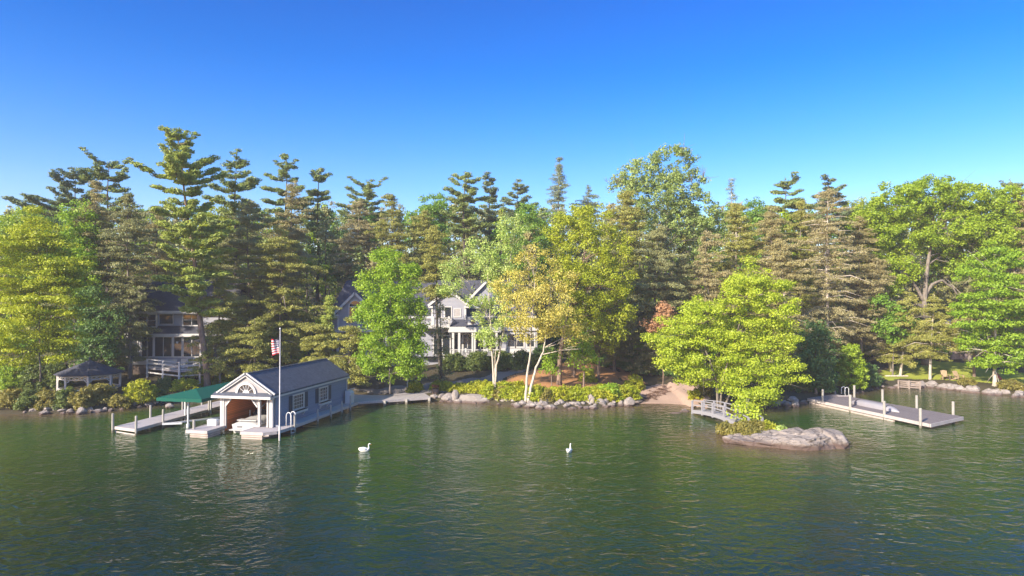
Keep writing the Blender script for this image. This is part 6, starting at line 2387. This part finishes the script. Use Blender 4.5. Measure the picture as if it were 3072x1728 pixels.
r = random.Random(11)
hed = []
for i in range(11):
    hed.append((1105 + i * 20 + r.uniform(-5, 5), 983 + r.uniform(-4, 4) + 0.3 * i, r.uniform(44, 58), r.uniform(22, 30), 'shrub'))
for i in range(12):
    hed.append((1225 + i * 33 + r.uniform(-7, 7), 1000 + r.uniform(-5, 4), r.uniform(48, 64), r.uniform(26, 36), r.choice(['shrub', 'yellowgreen', 'gold'])))
for i in range(16):
    hed.append((1230 + i * 24 + r.uniform(-6, 6), 1009 + r.uniform(-3, 3), r.uniform(44, 56), r.uniform(28, 38), r.choice(['shrub', 'gold', 'shrub', 'yellowgreen', 'shrubolive'])))
for i in range(6):
    hed.append((1190 + i * 24 + r.uniform(-6, 6), 990 + r.uniform(-4, 4), r.uniform(44, 56), r.uniform(22, 28), 'shrub'))
hedge(hed, 'golden-green shrub in the long lakeside hedge between boardwalk and beach', 'golden lakeside hedge shrubs')
hedge([(1540, 1008, 70, 42, 'vivid')], 'fresh light green shrub, the greenest in the golden hedge', None)
hedge([(1598, 985, 55, 40, 'shrub')], 'loose yellow-green shrub at the beach end of the golden hedge', None)
hedge([(1480, 962, 46, 38, 'shrub')], 'yellow-green bush among the trunks on the needle slope', None)
hedge([(1042, 988, 46, 30, 'shrub')], 'single round golden bush behind the boardwalk end', None)
hedge([(340, 1020, 92, 58, 'shrub')], 'round bright yellow-green bush between gazebo and green canopy', None)
hedge([(238, 1018, 82, 52, 'shrubolive')], 'olive bush in front of the gazebo, left of the bright round one', None)
hedge([(455, 985, 70, 34, 'shrub'), (515, 975, 60, 30, 'shrub')], 'golden low bush on the bank behind the green canopy', 'golden bushes behind the canopy')
hedge([(555, 968, 60, 26, 'vivid')], 'green low bush right of the golden ones behind the canopy', None)
hedge([(x, 1030 + d, 74, 52, c) for x, d, c in ((15, 0, 'shrubolive'), (62, 2, 'shrubdark'), (110, 0, 'shrubolive'), (155, 2, 'shrubdark'), (195, 2, 'shrubolive'))], 'dull olive bush hanging over the left shoreline', 'left shoreline bushes')
hedge([(x, 985 + d, 80, 80, c) for x, d, c in ((20, 0, 'oak'), (75, 0, 'shrubdark'), (130, -4, 'shrubdark'))], 'taller dark bush behind the left shoreline bushes', 'taller left shoreline bushes')
hedge([(290, 1028, 60, 26, 'shrubolive'), (390, 1012, 60, 30, 'shrubdark'), (405, 985, 60, 34, 'shrubdark')], 'low dull bush beside the bright round bush', 'low dull bushes near the bright round bush')
hedge([(2065, 992, 110, 130, 'darkgreen')], 'tall dark green bush left of the yellow-green one by the right dock', None, 'bush')
hedge([(2148, 988, 90, 128, 'oak')], 'tall yellow-green bush standing over the start of the right dock', None, 'bush')
hedge([(2195, 975, 60, 60, 'darkgreen')], 'dark bush right of the yellow-green one by the right dock', None, 'bush')
hedge([(2010, 985, 90, 60, 'shrubdark')], 'dim bush at the foot of the lime maple, dock side', None, 'bush')
hedge([(1775, 1000, 50, 34, 'shrubolive'), (1750, 1008, 40, 26, 'shrub')], 'low ochre bush beside the bridge landing', 'ochre bushes at the bridge landing')
hedge([(x, 935 + d, 90, 50, 'shrubdark') for x, d in ((1140, 0), (1205, -2), (1265, -4), (1320, -6))], 'dark clipped shrub under the mansion porch', 'dark shrubs under the mansion porch')
hedge([(x, 935 + d, 80, 55, 'darkgreen') for x, d in ((1370, -12), (1540, -8), (1600, 0), (1650, 10), (1700, 15))], 'dark shrub at the top of the needle slope', 'dark shrubs above the needle slope')
hedge([(700, 962, 90, 45, 'shrubdark'), (780, 960, 80, 40, 'shrubdark'), (620, 962, 70, 40, 'shrubdark')], 'dark shrub behind the boathouse roof', 'dark shrubs behind the boathouse')
hedge([(2555, 985, 60, 30, 'shrubolive'), (2440, 968, 40, 16, 'shrubolive')], 'low olive bush on the bank near the beech', 'olive bushes near the beech')

# fallen leaves along the sand
rng = np.random.default_rng(8)
pts = land_poly([(1925 + 60 * t + 8 * math.sin(t * 9), 1204 - 30 * t) for t in np.linspace(0, 1.4, 30)])
C = np.array([(p[0] + rng.normal() * .5, p[1] + rng.normal() * .5, gz(*p) + 0.06) for p in pts for _ in range(4)])
qd, tn = leaf_quads(rng, C, np.full((len(C), 3), 1.0) * np.array([.35, .35, .03]), 26, 0.14, 1.5)
o = bpy.data.objects.new('leaf_litter', quads_mesh('leaf_litter', qd, tn, m_leaf('litter', (0.10, 0.06, 0.045), (0.22, 0.13, 0.09), 0.05)))
COL.objects.link(o)
tag(o, 'brown drift of fallen leaves across the pink beach sand', 'leaf litter', None, 'stuff')

# ------------------------------------------------------------------ air
def haze(density=0.00042):  # scattering volume added to lift the dark areas
    m = MB().box(-262, 262, -128, 262, -9, 62)
    t = NT('haze_air')
    p = t.node('ShaderNodeVolumePrincipled', Density=density)
    p.inputs['Color'].default_value = (0.93, 0.95, 1.0, 1)
    t.link(p.outputs[0], t.out.inputs['Volume'])
    o = m.build('haze', t.m)
    o['kind'] = 'stuff'
    o['label'] = 'thin haze volume added over the lake to lift the shadows'


haze()
